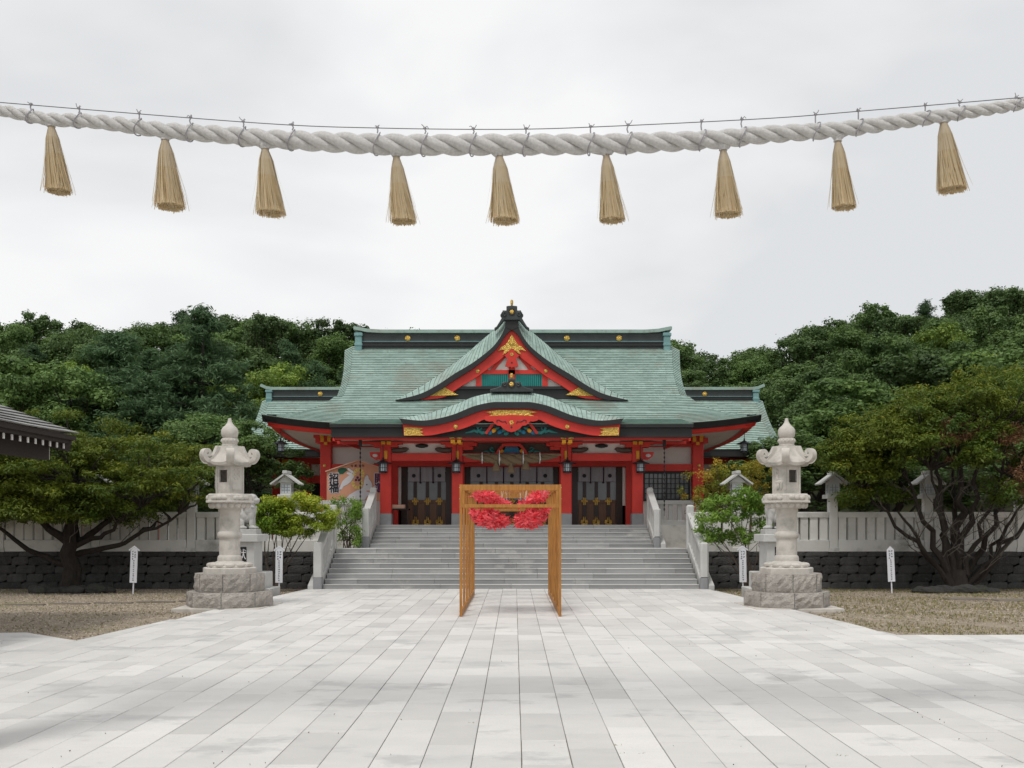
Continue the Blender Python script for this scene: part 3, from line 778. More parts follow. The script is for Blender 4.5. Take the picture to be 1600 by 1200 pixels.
def lion(s_, X, Y, label, ch, plab):
    """s_=1 faces +X"""
    p = thing('stone_pedestal', plab, 'pedestal', (X,Y,0), 0, 'pedestals of the lion-dogs')
    q = MB(); q.cbox(X-.78,X+.78,Y-.65,Y+.65,-.1,.20,.015); q.build('lower_base','white_stone',p)
    q = MB(); q.cbox(X-.60,X+.60,Y-.55,Y+.55,.20,.62,.02); q.build('upper_base','white_stone',p)
    q = MB(); q.cbox(X-.35,X+.35,Y-.42,Y+.42,.62,1.43,.012); q.build('body','white_stone',p)
    q = MB(); q.cbox(X-.47,X+.47,Y-.54,Y+.54,1.43,1.62,.015); q.build('cap','white_stone',p)
    q = MB(); q.cbox(X-.15,X+.15,Y-.432,Y-.418,.86,1.29,.004); pl = q.build('plaque','black_plate',p)
    glyph(ch, .30, 'paper', pl, (X, Y-.434, 1.075), 'character')
    t = thing('lion_dog_statue', label, 'statue', (X,Y,1.62), 0, 'stone lion-dogs on pedestals')
    q = MB(); q.cbox(X-.36,X+.36,Y-.26,Y+.26,1.62,1.75,.012); q.build('slab','lion_stone',t)
    z = 1.75; q = MB(); E = lambda x,y,zz_,rx,ry,rz,a=0: q.ell((X+s_*x,Y+y,z+zz_),(rx,ry,rz),14,9,Matrix.Rotation(s_*a,3,'Y'))
    E(-.02,0,.36,.25,.17,.17,.75); E(.12,0,.50,.19,.19,.22); E(-.20,0,.20,.17,.19,.19)       # trunk, deep chest, haunch
    E(-.12,-.15,.14,.15,.07,.13); E(-.12,.15,.14,.15,.07,.13); E(-.03,-.17,.04,.14,.06,.05); E(-.03,.17,.04,.14,.06,.05)   # hind legs and feet
    for y in (-.10,.10):
        E(.17,y,.36,.085,.08,.18); E(.19,y,.18,.062,.065,.17); E(.22,y,.045,.10,.075,.055)
        for k in (-1,0,1): E(.30,y+k*.04,.035,.035,.026,.035)
    E(.12,0,.70,.16,.17,.15); E(.19,-.02,.80,.15,.15,.14); E(.31,-.03,.76,.09,.11,.075); E(.30,-.03,.695,.075,.09,.03); E(.37,-.03,.79,.035,.05,.03)  # neck, head, muzzle, jaw, nose
    for y in (-.10,.05): E(.26,y,.86,.05,.045,.03)
    for y in (-.16,.13): E(.10,y,.86,.055,.03,.055,.4)
    E(-.36,0,.42,.07,.09,.20,-.25); E(-.38,0,.58,.06,.07,.10)
    for k in range(26):                                                  # mane curls
        a = 2*math.pi*k/13; lv = k//13
        E(.07-lv*.03+.05*math.cos(a*2), .175*math.sin(a), .74-lv*.13+.09*math.cos(a), .05,.045,.045)
    for k in range(9):
        E(.24, -.16+.04*k, .575-.03*math.cos((k-4)*.5), .045,.03,.035)
    o = q.build('body','lion_stone',t,True)
    rm = o.modifiers.new('remesh','REMESH'); rm.mode = 'VOXEL'; rm.voxel_size = .016; rm.use_smooth_shade = True
    sm = o.modifiers.new('smooth','SMOOTH'); sm.iterations = 2
lion(1, XP(383,26.4), 26.4, 'seated stone lion-dog on the pedestal lettered 獻', '獻', 'white stone pedestal with black plaque lettered 獻')
lion(-1, XP(1213,26.4), 26.4, 'seated stone lion-dog on the pedestal lettered 奉', '奉', 'white stone pedestal with black plaque lettered 奉')

# ---------------------------------------------------------------- small white signs
def sign(px, py_foot, tilt, label, peak):
    z = -.07; Y = (H-z)*S/(py_foot-VY); X = XP(px, Y)
    t = thing('sign_post', label, 'sign', (X, Y, z), 0, 'white signs standing in the beds')
    q = MB(); q.cbox(X-.018,X+.018,Y-.012,Y+.012,z-.1,z+.45,.004); q.build('stake','sign_white',t)
    q = MB(); w = .1; q.prism([(X-w,z+.30),(X+w,z+.30),(X+w,z+1.22),(X,z+1.32),(X-w,z+1.22)], Y-.035, Y-.013); bd = q.build('board','sign_white',t)
    if peak:
        q = MB(); q.prism([(X-.145,z+1.195),(X,z+1.31),(X,z+1.345),(X-.16,z+1.225)], Y-.045,Y-.008); q.prism([(X,z+1.31),(X+.145,z+1.195),(X+.16,z+1.225),(X,z+1.345)], Y-.045,Y-.008); q.build('little_roof','sign_white',t)
    r = random.Random(px); q = MB()
    def marks(xc, z1, n, s_):
        for k in range(n):                      # brushed characters too small to read
            zc = z1-k*s_*1.45
            for j in range(5):
                a = r.choice((0,0,1.57,.8,-.8)); l = s_*r.uniform(.3,.5); cx, cz = xc+r.uniform(-.25,.25)*s_, zc+r.uniform(-.35,.35)*s_
                q.bar((cx-l*math.cos(a),Y-.0365,cz-l*math.sin(a)),(cx+l*math.cos(a),Y-.0365,cz+l*math.sin(a)),.003,s_*.17)
    marks(X-.035, z+1.17, 4, .045); marks(X+.035, z+1.17, 3, .05); marks(X, z+.92, 10, .042)
    tag(q.build('lettering','sign_ink',bd), kind='stuff')
    t.rotation_euler = (0, math.radians(tilt), math.radians(r.uniform(-4,4)))
sign(208, 927, 2.2, 'white pointed sign standing in front of the low spreading yew', True)
sign(436, 927, .6, 'white pointed sign standing under the yellow-green maple shrub', True)
sign(1161, 926, -1.0, 'white pointed sign standing under the glossy green shrub', True)
sign(1393.5, 925, -2.6, 'white pointed sign standing in front of the upright yew', False)

# ---------------------------------------------------------------- wooden walk-through frame with red garlands
GY, GP = 20.1, 1.26
gx0, gx1 = XP(718,GY), XP(877,GY); GZ = ZY(757,GY); gt = .05
wf = thing('wooden_arch', 'open wooden walk-through frame hung with red garlands before the stairs', 'wooden frame', ((gx0+gx1)/2, GY, 0))
for k in range(6):
    y = GY+GP*k; z0 = .016
    for s_, x in ((1,gx0),(-1,gx1)):
        a, b = (x, x+gt) if s_ > 0 else (x-gt, x)
        q = MB(); q.cbox(a, b, y, y+.10, z0, GZ, .004); ps = q.build('post','wood',wf)
        a2, b2 = (x+gt+.001, x+gt+.056) if s_ > 0 else (x-gt-.056, x-gt-.001)
        q = MB(); q.cbox(a2, b2, y+.004, y+.094, ZY(788,GY)+.001, ZY(766,GY)-.001, .004); q.build('short_post','wood',wf)
        q = MB()
        for zz_ in (GZ-.06, GZ-.29, 1.55, .42, .12): q.ell((a if s_>0 else b, y+.05, zz_), (.010,.010,.010), 6, 4)
        q.build('screw','screw',ps)
        if k < 5:
            q = MB(); q.cbox(a+.004, b-.004, y+.101, y+GP-.001, z0, z0+.13, .004); q.build('sill','wood',wf)
    q = MB(); q.cbox(gx0+gt+.001, gx1-gt-.001, y+.002, y+.098, ZY(766,GY), GZ-.003, .004); q.build('top_beam','wood',wf)
    q = MB(); q.cbox(gx0+gt+.001, gx1-gt-.001, y+.002, y+.098, ZY(793,GY), ZY(788,GY), .004); q.build('crossbar','wood',wf)
for s_, x in ((1,gx0),(-1,gx1)):
    q = MB(); a, b = (x+gt+.001, x+gt+.05) if s_ > 0 else (x-gt-.05, x-gt-.001)
    for k in range(5):
        q = MB(); q.cbox(a, b, GY+GP*k+.101, GY+GP*(k+1)-.001, GZ-.10, GZ-.012, .004); q.build('side_rail','wood',wf)
def garland(label, cx, lobes, seed, n=1500):
    r = random.Random(seed); q = MB(); Y0 = GY+.9; u = Y0/S
    t = thing('red_garland', label, 'garland', (XP(cx,Y0), Y0, ZY(800,Y0)))
    for (x,y,rx,ry,slope,cnt) in lobes:
        for k in range(cnt):
            while True:
                a, b, c_ = r.uniform(-1,1), r.uniform(-1,1), r.uniform(-1,1)
                if a*a+b*b+c_*c_ < 1: break
            lobn = 1+.22*mnoise.noise(Vector((a*3,b*3,seed)))
            px = x+a*rx*lobn; py = y+b*ry*lobn+slope*a*rx
            p = Vector((XP(px,Y0), Y0+c_*.55, ZY(py,Y0)))
            L = r.uniform(.09,.20); wd_ = r.uniform(.016,.032)
            d = Vector((r.gauss(0,.7)+a*.8, r.gauss(0,.6), r.gauss(0,.5)-b*.5)).normalized(); sd = d.cross(Vector((r.gauss(0,1),r.gauss(0,1),r.gauss(0,1)))).normalized()*wd_
            n = len(q.v); q.v += [tuple(p-d*L*.4), tuple(p+sd), tuple(p+d*L*.6), tuple(p-sd)]; q.face((n,n+1,n+2,n+3), r.random())
    q.build('ribbons','red_leaf',t)
    q = MB()
    for k in range(14):
        l = lobes[k%2]; px = l[0]+r.uniform(-.75,.75)*l[2]; y = Y0+r.uniform(-.3,.3); z = ZY(l[1]+r.uniform(-.4,.4)*l[3], Y0)
        # threads tied up to the nearest top beam
        yb = GY+.05 if y < GY+.9 else GY+GP+.05
        q.bar((XP(px,Y0),y,z),(XP(px,Y0)+r.uniform(-.05,.05),yb,GZ-.06),.004,.004)
    q.build('threads','paper',t)
garland('red ribbon garland shaped like a wing under the wooden frame, on the maple shrub side', 768,
        [(761,777,22,9.5,.16,360),(784,783.5,16,5.5,.42,130),(765,811,27,14.5,.12,620),(787,813,9,8,.3,90),(744,802,11,6,.15,90)], 1)
garland('red ribbon garland shaped like a wing under the wooden frame, on the glossy shrub side', 828,
        [(841,776,16,9,-.28,260),(823,784.5,15,5.5,-.42,120),(829,811,25,15,-.16,580),(849,800,12,6,-.4,100),(812,815,8,8,-.1,70)], 2)

# ---------------------------------------------------------------- the sacred rope overhead with its gate
RY = 8.0
rope_pts = [(-110,152),(0,172),(75,186),(150,190),(260,204),(330,209),(420,217),(520,222),(625,226),(780,226),(945,225),(1060,221),(1130,217),(1200,210),(1310,203),(1400,191),(1475,181),(1600,162),(1715,143)]
rw = lambda px: interp(px, [-120,0,150,400,600,800,1000,1200,1475,1600,1720], [8,9,11,14,16,16,15.5,13.5,10.5,9,8])*RY/S
rope = thing('sacred_rope', 'thick twisted pale rope with straw tassels hung across the sky', 'rope', (0,RY,4.95))
cl = smoothpts([tuple(U(a,b,RY)) for a,b in rope_pts], 720)
ln = [0]
for i in range(1,len(cl)): ln.append(ln[-1]+(cl[i]-cl[i-1]).length)
for k in range(3):
    path = []; rad = []
    ph = 2*math.pi*k/3; acc = 0
    for i, p in enumerate(cl):
        px = VX+p.x*S/RY; w = rw(px)
        if i: acc += (ln[i]-ln[i-1])/(w*7.2)*2*math.pi
        d = (cl[min(i+1,len(cl)-1)]-cl[max(i-1,0)]).normalized(); up = Vector((0,0,1)); sd = Vector((0,1,0)); up = sd.cross(d)*-1
        a = ph+acc
        path.append(p + up*math.cos(a)*w*.535 - sd*math.sin(a)*w*.535); rad.append(w*.50*(1+.05*mnoise.noise(Vector((i*.11,k*7.0,0)))+.025*mnoise.noise(Vector((i*.7,k*3.0,5)))))
    q = MB(); q.tube(path, rad, 10); q.build('strand','rope',rope,True)
wire_pts = [(-110,151),(0,160),(400,192),(590,200),(800,202),(960,197),(1200,185),(1340,174),(1600,152),(1715,142)]
wl = smoothpts([tuple(U(a,b,RY)) for a,b in wire_pts], 80)
q = MB(); q.tube(wl, .0036, 6); q.build('support_wire','wire',rope,True)
pxs = [VX+p.x*S/RY for p in cl]; wpx = [VX+p.x*S/RY for p in wl]
rz = random.Random(3)
for tx in (48,122,217,297,380,455,587,663,739,818,919,980,1096,1158,1272,1340,1445,1497,1585):
    i = int(np.searchsorted(pxs, tx)); p = cl[i]; w = rw(tx)*1.08; zw = interp(tx, wpx, [v.z for v in wl]); q = MB()
    lp_ = [(p.x+.012*math.sin(a*2)+(.02*math.cos(a)), p.y-w*math.sin(a), p.z+w*math.cos(a)*1.0) for a in [2*math.pi*k/20 for k in range(21)]]
    q.tube(lp_, .005, 5, False)
    q.tube([(p.x,p.y,p.z+w),(p.x+rz.uniform(-.01,.01),p.y,(p.z+w+zw)/2),(p.x,p.y,zw+.004)], .006, 5)
    q.ell((p.x,p.y,zw+.006),(.014,.012,.013),6,4)
    for sg in (-1,1):
        e = rz.uniform(.012,.032); q.tube([(p.x,p.y,zw+.008),(p.x+sg*e*.6,p.y-.01,zw+rz.uniform(.005,.025)),(p.x+sg*e,p.y-.01,zw+rz.uniform(-.01,.04))], .0035, 5)
    q.build('tie','cord',rope)
for (tx, ty, bx, by) in ((80,196,92,300),(258,217,266,324),(414,231,423,334),(619,243,630,347),(780,242,789,346),(947,240,957,345),(1130,233,1138,336),(1309,219,1319,325),(1474,190,1488,297)):
    top = U(tx,ty,RY); bot = U(bx,by,RY); i = int(np.searchsorted(pxs, tx)); p = cl[i]; w = rw(tx)
    L = (bot-top).length; hw = 20.5*RY/S*rz.uniform(.9,1.1); fl = rz.uniform(.97,1.2)
    # the strand pulled down into the tassel's neck
    q = MB(); q.tube([(p.x-.05,p.y,p.z-w*.30),(p.x-.03,p.y,p.z-w*.58),(p.x-.012,p.y,p.z-w*.86),(top.x,top.y,top.z+.028),(top.x,top.y,top.z+.006),(top.x,top.y,top.z-.01)], [w*.30,w*.52,w*.50,.042,.030,.034], 14)
    q.tube([(p.x+.05,p.y+.01,p.z-w*.40),(p.x+.025,p.y,p.z-w*.70),(top.x+.004,top.y,top.z+.02)], [w*.30,w*.42,.032], 12)
    nk = q.build('tassel_neck','rope',rope,True)
    q = MB(); ax = (bot-top)
    for k in range(620):
        a = rz.uniform(0,6.283); rr = math.sqrt(rz.random()) if k > 170 else rz.uniform(.86,1.03)
        shp = lambda f: (.20+.16*min(1,f/.18)+.64*f*fl)*hw
        lf = rz.uniform(.985,1.004) if rz.random() < .93 else rz.uniform(.7,1.03)
        sw = rz.gauss(0,.10); wd_ = rz.uniform(.0022,.0042); stray = rz.random() < .05
        n = len(q.v); fs = (0,.2,.45,.72,1)
        tn = rz.random()*.55
        for f in fs:
            f2 = f*lf; c_ = top+ax*f2; ra = shp(f2)*rr*(1.0+(.35*f2 if stray else 0)); aa = a+sw*f2*3+ .35*f2
            pt = c_+Vector((math.cos(aa)*ra, math.sin(aa)*ra, 0)); td = Vector((-math.sin(aa),math.cos(aa),0))*wd_
            q.v += [tuple(pt-td), tuple(pt+td)]
        for j in range(4): q.face((n+2*j,n+2*j+1,n+2*j+3,n+2*j+2), tn + (.45 if j == 0 else .25 if j == 1 else 0))
    q.build('tassel','straw',rope)
# the gate the rope is tied to stands just outside the picture
tg_ = thing('torii_gate', 'grey stone gate whose two pillars carry the twisted rope', 'gate', (0,RY,0))
for sx in (-1,1):
    q = MB(); q.lathe([(.36,-.1),(.34,.5),(.31,4),(.29,6.9)], 28, (sx*4.85,RY+.05,0)); q.build('pillar','granite',tg_,True)
    q = MB(); q.lathe([(.5,0),(.5,.25),(.42,.32)], 28, (sx*4.85,RY+.05,0)); q.build('pillar_base','granite',tg_,True)
q = MB(); q.cbox(-5.9,5.9,RY-.08,RY+.18,6.35,6.7,.02); q.build('tie_beam','granite',tg_)
q = MB(); q.cbox(-6.4,6.4,RY-.22,RY+.32,6.95,7.5,.03); q.build('lintel','granite',tg_)
# ================================================================ THE SHRINE
CX = 799.4                                  # pixel column of the shrine's axis at its front
def X_(dx, Y): return XC + dx*Y/S
def P_(dx, py, Y): return (XC + dx*Y/S, ZY(py, Y))
def bpx(m, d0, d1, py0, py1, Y, dep, tone=.5, ch=0):
    a, b = X_(d0,Y), X_(d1,Y); z0, z1 = ZY(py1,Y), ZY(py0,Y)
    if ch: m.cbox(min(a,b), max(a,b), Y, Y+dep, z0, z1, ch, tone)
    else: m.box(min(a,b), max(a,b), Y, Y+dep, z0, z1, tone)
def mirror_prof(pts): return [(-a,b) for a,b in reversed(pts) if a != 0] + list(pts)
def rs(pts, n):                              # resample a (dx,py) profile
    return [(p.x,p.y) for p in smoothpts(pts, n)]
SH = thing('shrine_hall', 'vermilion shrine hall with green copper roof, gold fittings and triple gables', 'shrine', (XC, 40, PZ))
def part(name, mt, fn, parent=SH, smooth=False):
    m = MB(); fn(m); return m.build(name, mt, parent, smooth)
rr = random.Random(21)
# ---- podium and body
part('podium', 'fence_stone', lambda m: (m.box(-7.95+XC, XC-4.85, 34.02, 47.5, .5, PZ), m.box(XC+4.85, XC+7.95, 34.02, 47.5, .5, PZ), m.box(XC-4.85, XC+4.85, 34.4, 47.5, .5, PZ-.002)))
WF = 36.6                                    # front wall of the hall
hw = X_(291,WF)-XC
part('wall', 'plaster', lambda m: (m.box(XC-hw, XC+hw, 47.0, 47.2, PZ, 5.4), m.box(XC-hw-.05, XC-hw+.1, WF+.1, 47.2, PZ, 5.4), m.box(XC+hw-.1, XC+hw+.05, WF+.1, 47.2, PZ, 5.4),
                                   m.box(XC-hw, XC+hw, WF+.12, WF+.28, ZY(737,WF), 5.4)))
part('interior_screen', 'interior', lambda m: m.box(XC-4.6, XC+4.6, WF+1.6, WF+1.7, PZ, 4.7))
for s_ in (-1,1):
    part('wall', 'plaster', lambda m: bpx(m, s_*190, s_*291, 737, 821, WF+.12, .15))
# hall corner columns
def column(dx, Y, wpx, top, name='column', dep=None, plinth=True):
    a, b = X_(dx-wpx,Y), X_(dx+wpx,Y); m = MB(); m.cbox(a, b, Y, Y+(b-a), PZ-.001 if not plinth else ZY(802,Y), top, .02)
    c = m.build(name, 'vermilion', SH)
    if plinth:
        m = MB(); m.cbox(a-.012, b+.012, Y-.012, Y+(b-a)+.012, PZ-.001, ZY(802,Y), .02); m.build('plinth','grey_plinth',c)
    return c
for s_ in (-1,1):
    c = column(s_*291, WF-.19, 8.6, 5.05, plinth=False)
    m = MB(); a = X_(s_*291,WF)
    m.lathe([(.0,0),(.055,.0),(.055,.02),(.02,.035),(0,.036)], 12); 
    for i,v in enumerate(m.v): m.v[i] = (a+v[0], WF-.192-v[2], ZY(728,WF)+v[1])
    m.build('boss','gold',c)
    # bracket arms with yellow caps under the eave
    m = MB(); bpx(m, s_*291-19, s_*291+10, 675, 684, WF-.5, .9); bpx(m, s_*291-16 if s_<0 else s_*291-10, s_*291+16 if s_>0 else s_*291+10, 684, 692, WF-.4, .7); b = m.build('bracket','vermilion',c)
    for (d0,d1,y0,y1) in ((-9,-3.2,675,683),(3,8.6,675,683),(-8.2,-2.8,683.3,690),(2.8,7.8,683.3,690),(-2.6,2.4,690.5,695)):
        part('end_cap','yellow', lambda m: bpx(m, s_*291+d0, s_*291+d1, y0, y1, WF-.55, .06), c)
# beams of the outer bays
for s_ in (-1,1):
    part('beam','vermilion', lambda m: bpx(m, s_*205, s_*283, 725, 736, WF-.1, .2))
    part('beam','vermilion', lambda m: bpx(m, s_*190, s_*283, 690, 698, WF-.1, .2))
    part('side_beam','vermilion', lambda m: m.box(*sorted((XC+s_*hw-.08,XC+s_*hw+.08)), WF+.2, 47, 4.6, 4.85))
    # raking strut under the porch roof
    part('strut','vermilion', lambda m: m.bar((X_(s_*278,34.6),34.6,ZY(686,34.6)),(X_(s_*238,35.9),35.9,ZY(699,35.9)),.10,.12))
# lattice window in one outer bay (right), plaque bay stays plain
wn = part('window_frame','black_trim', lambda m: (bpx(m, 205,279,736.5,740,WF+.0,.1), bpx(m,205,279,779,783,WF+.0,.1), bpx(m,205,208,740,779,WF+.0,.1), bpx(m,276,279,740,779,WF,.1)))
for k in range(2): part('pane','glass_pane', lambda m: bpx(m, 208+34*k, 242+34*k, 740, 779, WF+.07, .02), wn)
for k in range(1,10): part('mullion','black_trim', lambda m: bpx(m, 208+6.8*k-.55-(.5 if k==5 else 0), 208+6.8*k+.55+(.5 if k==5 else 0), 740, 779, WF+.03, .035), wn)
for k in range(1,5): part('mullion','black_trim', lambda m: bpx(m, 208, 276, 740+7.8*k-.5, 740+7.8*k+.5, WF+.025, .03), wn)
# ---- porch columns, beams
PY = 34.12
for dx in (-197,-85,85,197):
    c = column(dx, PY, 8.6, 4.74)
    part('peg_cap','yellow', lambda m: bpx(m, dx-2.2*(1 if abs(dx)>100 else 1), dx+2.6, 704, 717, PY-.05, .05, .5, .015), c)
    m = MB(); bpx(m, dx-26, dx+26, 690, 694, PY-.1, .5); bpx(m, dx-19, dx+19, 694, 698.5, PY-.08, .46); m.build('bracket','vermilion',c)
    for d in (-7,2): part('end_cap','yellow', lambda m: bpx(m, dx+d, dx+d+6, 690.5 if abs(dx)<100 else 689.5, 694.5, PY-.16, .06), c)
    # carved nosings reaching out sideways
    if abs(dx) > 100:
        sg = 1 if dx > 0 else -1
        n = part('carved_nosing','vermilion', lambda m: m.prism([P_(dx+sg*9,706,PY),P_(dx+sg*26,706,PY),P_(dx+sg*24,713,PY),P_(dx+sg*17,718,PY),P_(dx+sg*9,717,PY)][::sg], PY+.1, PY+.3), c)
        fix_normals(n)
        part('swirl','print_white', lambda m: m.ell((X_(dx+sg*17,PY), PY+.09, ZY(711.5,PY)), (.09,.015,.06), 10, 6), n)
for (a,b) in ((-188,-94),(94,188)):
    part('beam','vermilion', lambda m: bpx(m, a, b, 708, 719.8, PY+.04, .28, .5, .012))
    part('panel','plaster', lambda m: bpx(m, a, b, 691, 708, PY+.22, .06))
    part('beam','vermilion', lambda m: bpx(m, a-12, b+12, 688, 692, PY+.02, .36))
    for e, sg in ((a,1),(b,-1)):
        part('carved_bracket','brown_board', lambda m: (m.ell((X_(e+sg*10,PY),PY+.16,ZY(703,PY)),(.33,.10,.085),12,7), m.ell((X_(e+sg*20,PY),PY+.16,ZY(701,PY)),(.15,.08,.06),10,6)), SH, True)
    mid = (a+b)/2
    part('carved_rosette','black_trim', lambda m: (m.ell((X_(mid,PY),PY+.18,ZY(696,PY)),(.20,.05,.075),12,6), m.ell((X_(mid-7,PY),PY+.18,ZY(696,PY)),(.07,.06,.05)), m.ell((X_(mid+7,PY),PY+.18,ZY(696,PY)),(.07,.06,.05))), SH, True)
# middle bay
part('rainbow_beam','vermilion', lambda m: (bpx(m,-76,76,678.5,691,PY-.05,.34,.5,.015)))
for s_ in (-1,1):
    part('beam_shoulder','vermilion', lambda m: (bpx(m,s_*54,s_*76,691,697,PY-.03,.3,.5,.02), bpx(m,s_*60,s_*76,697,703,PY-.02,.28,.5,.02)))
part('beam','vermilion', lambda m: bpx(m,-76,76,708,721,PY+.06,.26,.5,.012))
part('panel','brown_board', lambda m: bpx(m,-76,76,691,708,PY+.25,.06))
# frog-leg strut, painted
km = thing; 
k1 = part('frog_leg_strut','vermilion', lambda m: m.prism([P_(a,b,PY) for a,b in ((-26,708),(-16,695),(-13,692.5),(13,692.5),(16,695),(26,708),(21,708),(12,697.5),(-12,697.5),(-21,708))], PY+.02, PY+.18)); fix_normals(k1)
k2 = part('carving','blue_paint', lambda m: m.prism([P_(a,b,PY) for a,b in ((-14,707.5),(-9,698),(9,698),(14,707.5))], PY+.06, PY+.15), k1); fix_normals(k2)
for s_ in (-1,1):
    part('carving','yellow', lambda m: m.ell((X_(s_*16,PY),PY+.07,ZY(704.5,PY)),(.08,.04,.07)), k1, True)
    part('wave_carving','green_paint', lambda m: (m.tube([(X_(s_*d,PY),PY+.08,ZY(y,PY)) for d,y in ((27,707),(32,704),(34,700.5),(31,698.5),(28.5,700.5),(30,703))],[.05,.045,.035,.03,.025,.015],8),
        m.tube([(X_(s_*d,PY),PY+.08,ZY(y,PY)) for d,y in ((34,706.5),(40,705),(46,706.5))],[.05,.035,.01],8)), k1, True)
# ---- doors of the three bays
DY = WF
def door_bay(d0, d1, stiles, cur, crests, center=False):
    fr = part('door_frame','vermilion', lambda m: (bpx(m, d0-14, d1+14, 719.5, 729, DY-.12, .3), bpx(m, d0-14, d0-6, 729, 821, DY-.1, .3), bpx(m, d1+6, d1+14, 729, 821, DY-.1, .3)))
    for (a,b) in ((d0-6,d0-1),(d1+1,d1+6)): part('jamb_panel','plaster', lambda m: bpx(m, a, b, 731, 790, DY+.02, .1), fr)
    for (a,b) in ((d0-1,d0+9),(d1-9,d1+1)): part('jamb','door_dark', lambda m: bpx(m, a, b, 729, 821, DY+.06, .1), fr)
    x0, x1 = d0+9, d1-9
    dr = part('door','door_brown', lambda m: bpx(m, x0, x1, 781, 821, DY+.12, .05))
    part('top_rail','door_brown', lambda m: bpx(m, x0, x1, 729, 735, DY+.12, .05), dr)
    for sx in stiles:
        part('stile','door_dark', lambda m: bpx(m, sx-2.7, sx+2.7, 733, 821, DY+.09, .06), dr)
        part('gold_fitting','gold', lambda m: (bpx(m, sx-2.4,sx-.25,777.5,789,DY+.065,.03,.5,.006), bpx(m, sx+.25,sx+2.4,777.5,789,DY+.065,.03,.5,.006), bpx(m, sx-5.4,sx+5.4,781.5,784.5,DY+.075,.02,.5,.005)), dr)
        part('gold_fitting','gold', lambda m: ([m.ell((X_(sx+d,DY),DY+.08,ZY(y,DY)),(rx,.02,rz_),10,6) for d,y,rx,rz_ in ((-3.6,815.5,.055,.085),(3.6,815.5,.055,.085),(-1.2,811.5,.022,.11),(1.2,811.5,.022,.11))], bpx(m, sx-4.8, sx+4.8, 817.5, 820.5, DY+.07, .03)), dr, True)
    ed = [x0] + list(stiles) + [x1]
    for a, b in zip(ed[:-1], ed[1:]):
        a2 = a+2.7 if a in stiles else a; b2 = b-2.7 if b in stiles else b
        part('pane','glass_pane', lambda m: bpx(m, a2, b2, 735, 781, DY+.125, .02), dr)
        part('door_panel','door_brown', lambda m: bpx(m, a2+.8, b2-.8, 786, 815, DY+.105, .03, .5, .01), dr)
    # curtain with crests and purple ties
    ct = thing('curtain', 'x', 'curtain', (X_((d0+d1)/2,DY), DY, ZY(730,DY)))
    n = cur; cw = (x1-x0)/n
    for k in range(n):
        m = MB(); a, b = X_(x0+cw*k+.9,DY), X_(x0+cw*(k+1)-.9,DY); N_ = 10
        for i in range(N_+1):
            f = i/N_; x = lerp(a,b,f); y = DY-.03+.012*math.sin(f*math.pi*3+k)
            m.v += [(x,y,ZY(730,DY)),(x,y-.01,ZY(752.5,DY))]
        for i in range(N_): m.face((2*i,2*i+1,2*i+3,2*i+2))
        p = m.build('curtain_panel','curtain',ct,True)
        if k in crests:
            xm = (a+b)/2; q = MB()
            q.ell((xm,DY-.055,ZY(743.5,DY)),(.072,.004,.072),16,6); cr = q.build('crest','print_black',p)
        if k:
            q = MB(); xx = X_(x0+cw*k,DY); q.box(xx-.018,xx+.018,DY-.065,DY-.045,ZY(753.5,DY),ZY(729.5,DY)); q.ell((xx,DY-.055,ZY(754,DY)),(.035,.02,.035)); q.build('purple_tie','purple',ct)
    return ct
c = door_bay(-172,-94,[-151,-132,-113.5],3,(0,2)); tag(c,'pale curtain with two crests hung behind the porch columns nearest the rabbit plaque')
c = door_bay(94,172,[113.5,132,151],3,(0,2)); tag(c,'pale curtain with two crests hung behind the porch columns nearest the lattice window')
c = door_bay(-74,74,[-48,-24,0,24,48],5,(0,2,4),True); tag(c,'wide pale curtain with three crests hung behind the twisted straw rope')
for (a,b) in ((-197,-186),(-94,-74),(74,94),(186,197)): part('wall_post','vermilion', lambda m: bpx(m, a, b, 719.5, 821, DY-.06, .3))
part('lintel_wall','vermilion', lambda m: bpx(m, -197, 197, 697, 719.5, DY, .2))
# low table with a box beside the doors
tb = thing('side_table', 'small dark table with a box on the porch beside the closed doors', 'table', (X_(-177,35.3),35.3,PZ))
for (a) in (-187,-163.5):
    for y in (35.15,35.5): part('leg','door_dark', lambda m: bpx(m, a, a+1.6, 797, 818.8, y, .035), tb)
part('table_top','old_wood', lambda m: bpx(m, -188,-161, 794.5, 797, 35.1, .5), tb)
bx_ = MB(); bpx(bx_, -187,-167, 788.5, 794.4, 35.2, .3, .5, .01); tag(bx_.build('offering_box','ema_edge'), 'small pale box lying on the porch table', 'box')

# ---- main roof
YR, ZR = 41.0, 9.2
PYs = [34.5, 35.0, 35.6, 36.7, 37.7, 39.1, 41.0]; PWs = [8.67, 8.02, 7.34, 6.66, 6.55, 6.62, 6.89]
prof = smoothpts([(41.0,9.2),(39.1,7.98),(37.7,7.06),(36.7,6.46),(35.6,5.86),(34.5,5.36)], 60)
PXs = [p.x for p in reversed(prof)]; PZs = [p.y for p in reversed(prof)]
wprof = smoothpts([(a,b) for a,b in zip(PYs,PWs)], 60); WYs = [p.x for p in wprof]; WWs = [p.y for p in wprof]
def eave_up(X): return .31*max(0,(abs(X)-5.3)/3.37)**1.8
def main_pt(t, s, back=False):
    Y = lerp(YR, 34.5, t); w = interp(Y, WYs, WWs); X = (2*s-1)*w
    z = interp(Y, PXs, PZs); f = max(0, t-.55)/.45
    z += eave_up(X)*f**1.2
    if t < .62: z -= .16*max(0, (abs(2*s-1)-.955)/.045)**2          # verge rolls over
    return (XC+X, 2*YR-Y if back else Y, z)
m = MB()
def patina(p, tone):
    # rain-washed streak below the gable's feet, browner copper
    return tone
m.surf(main_pt, 46, 44, .028, rr); m.surf(lambda t,s: main_pt(t,s,True), 30, 20, .02, rr)
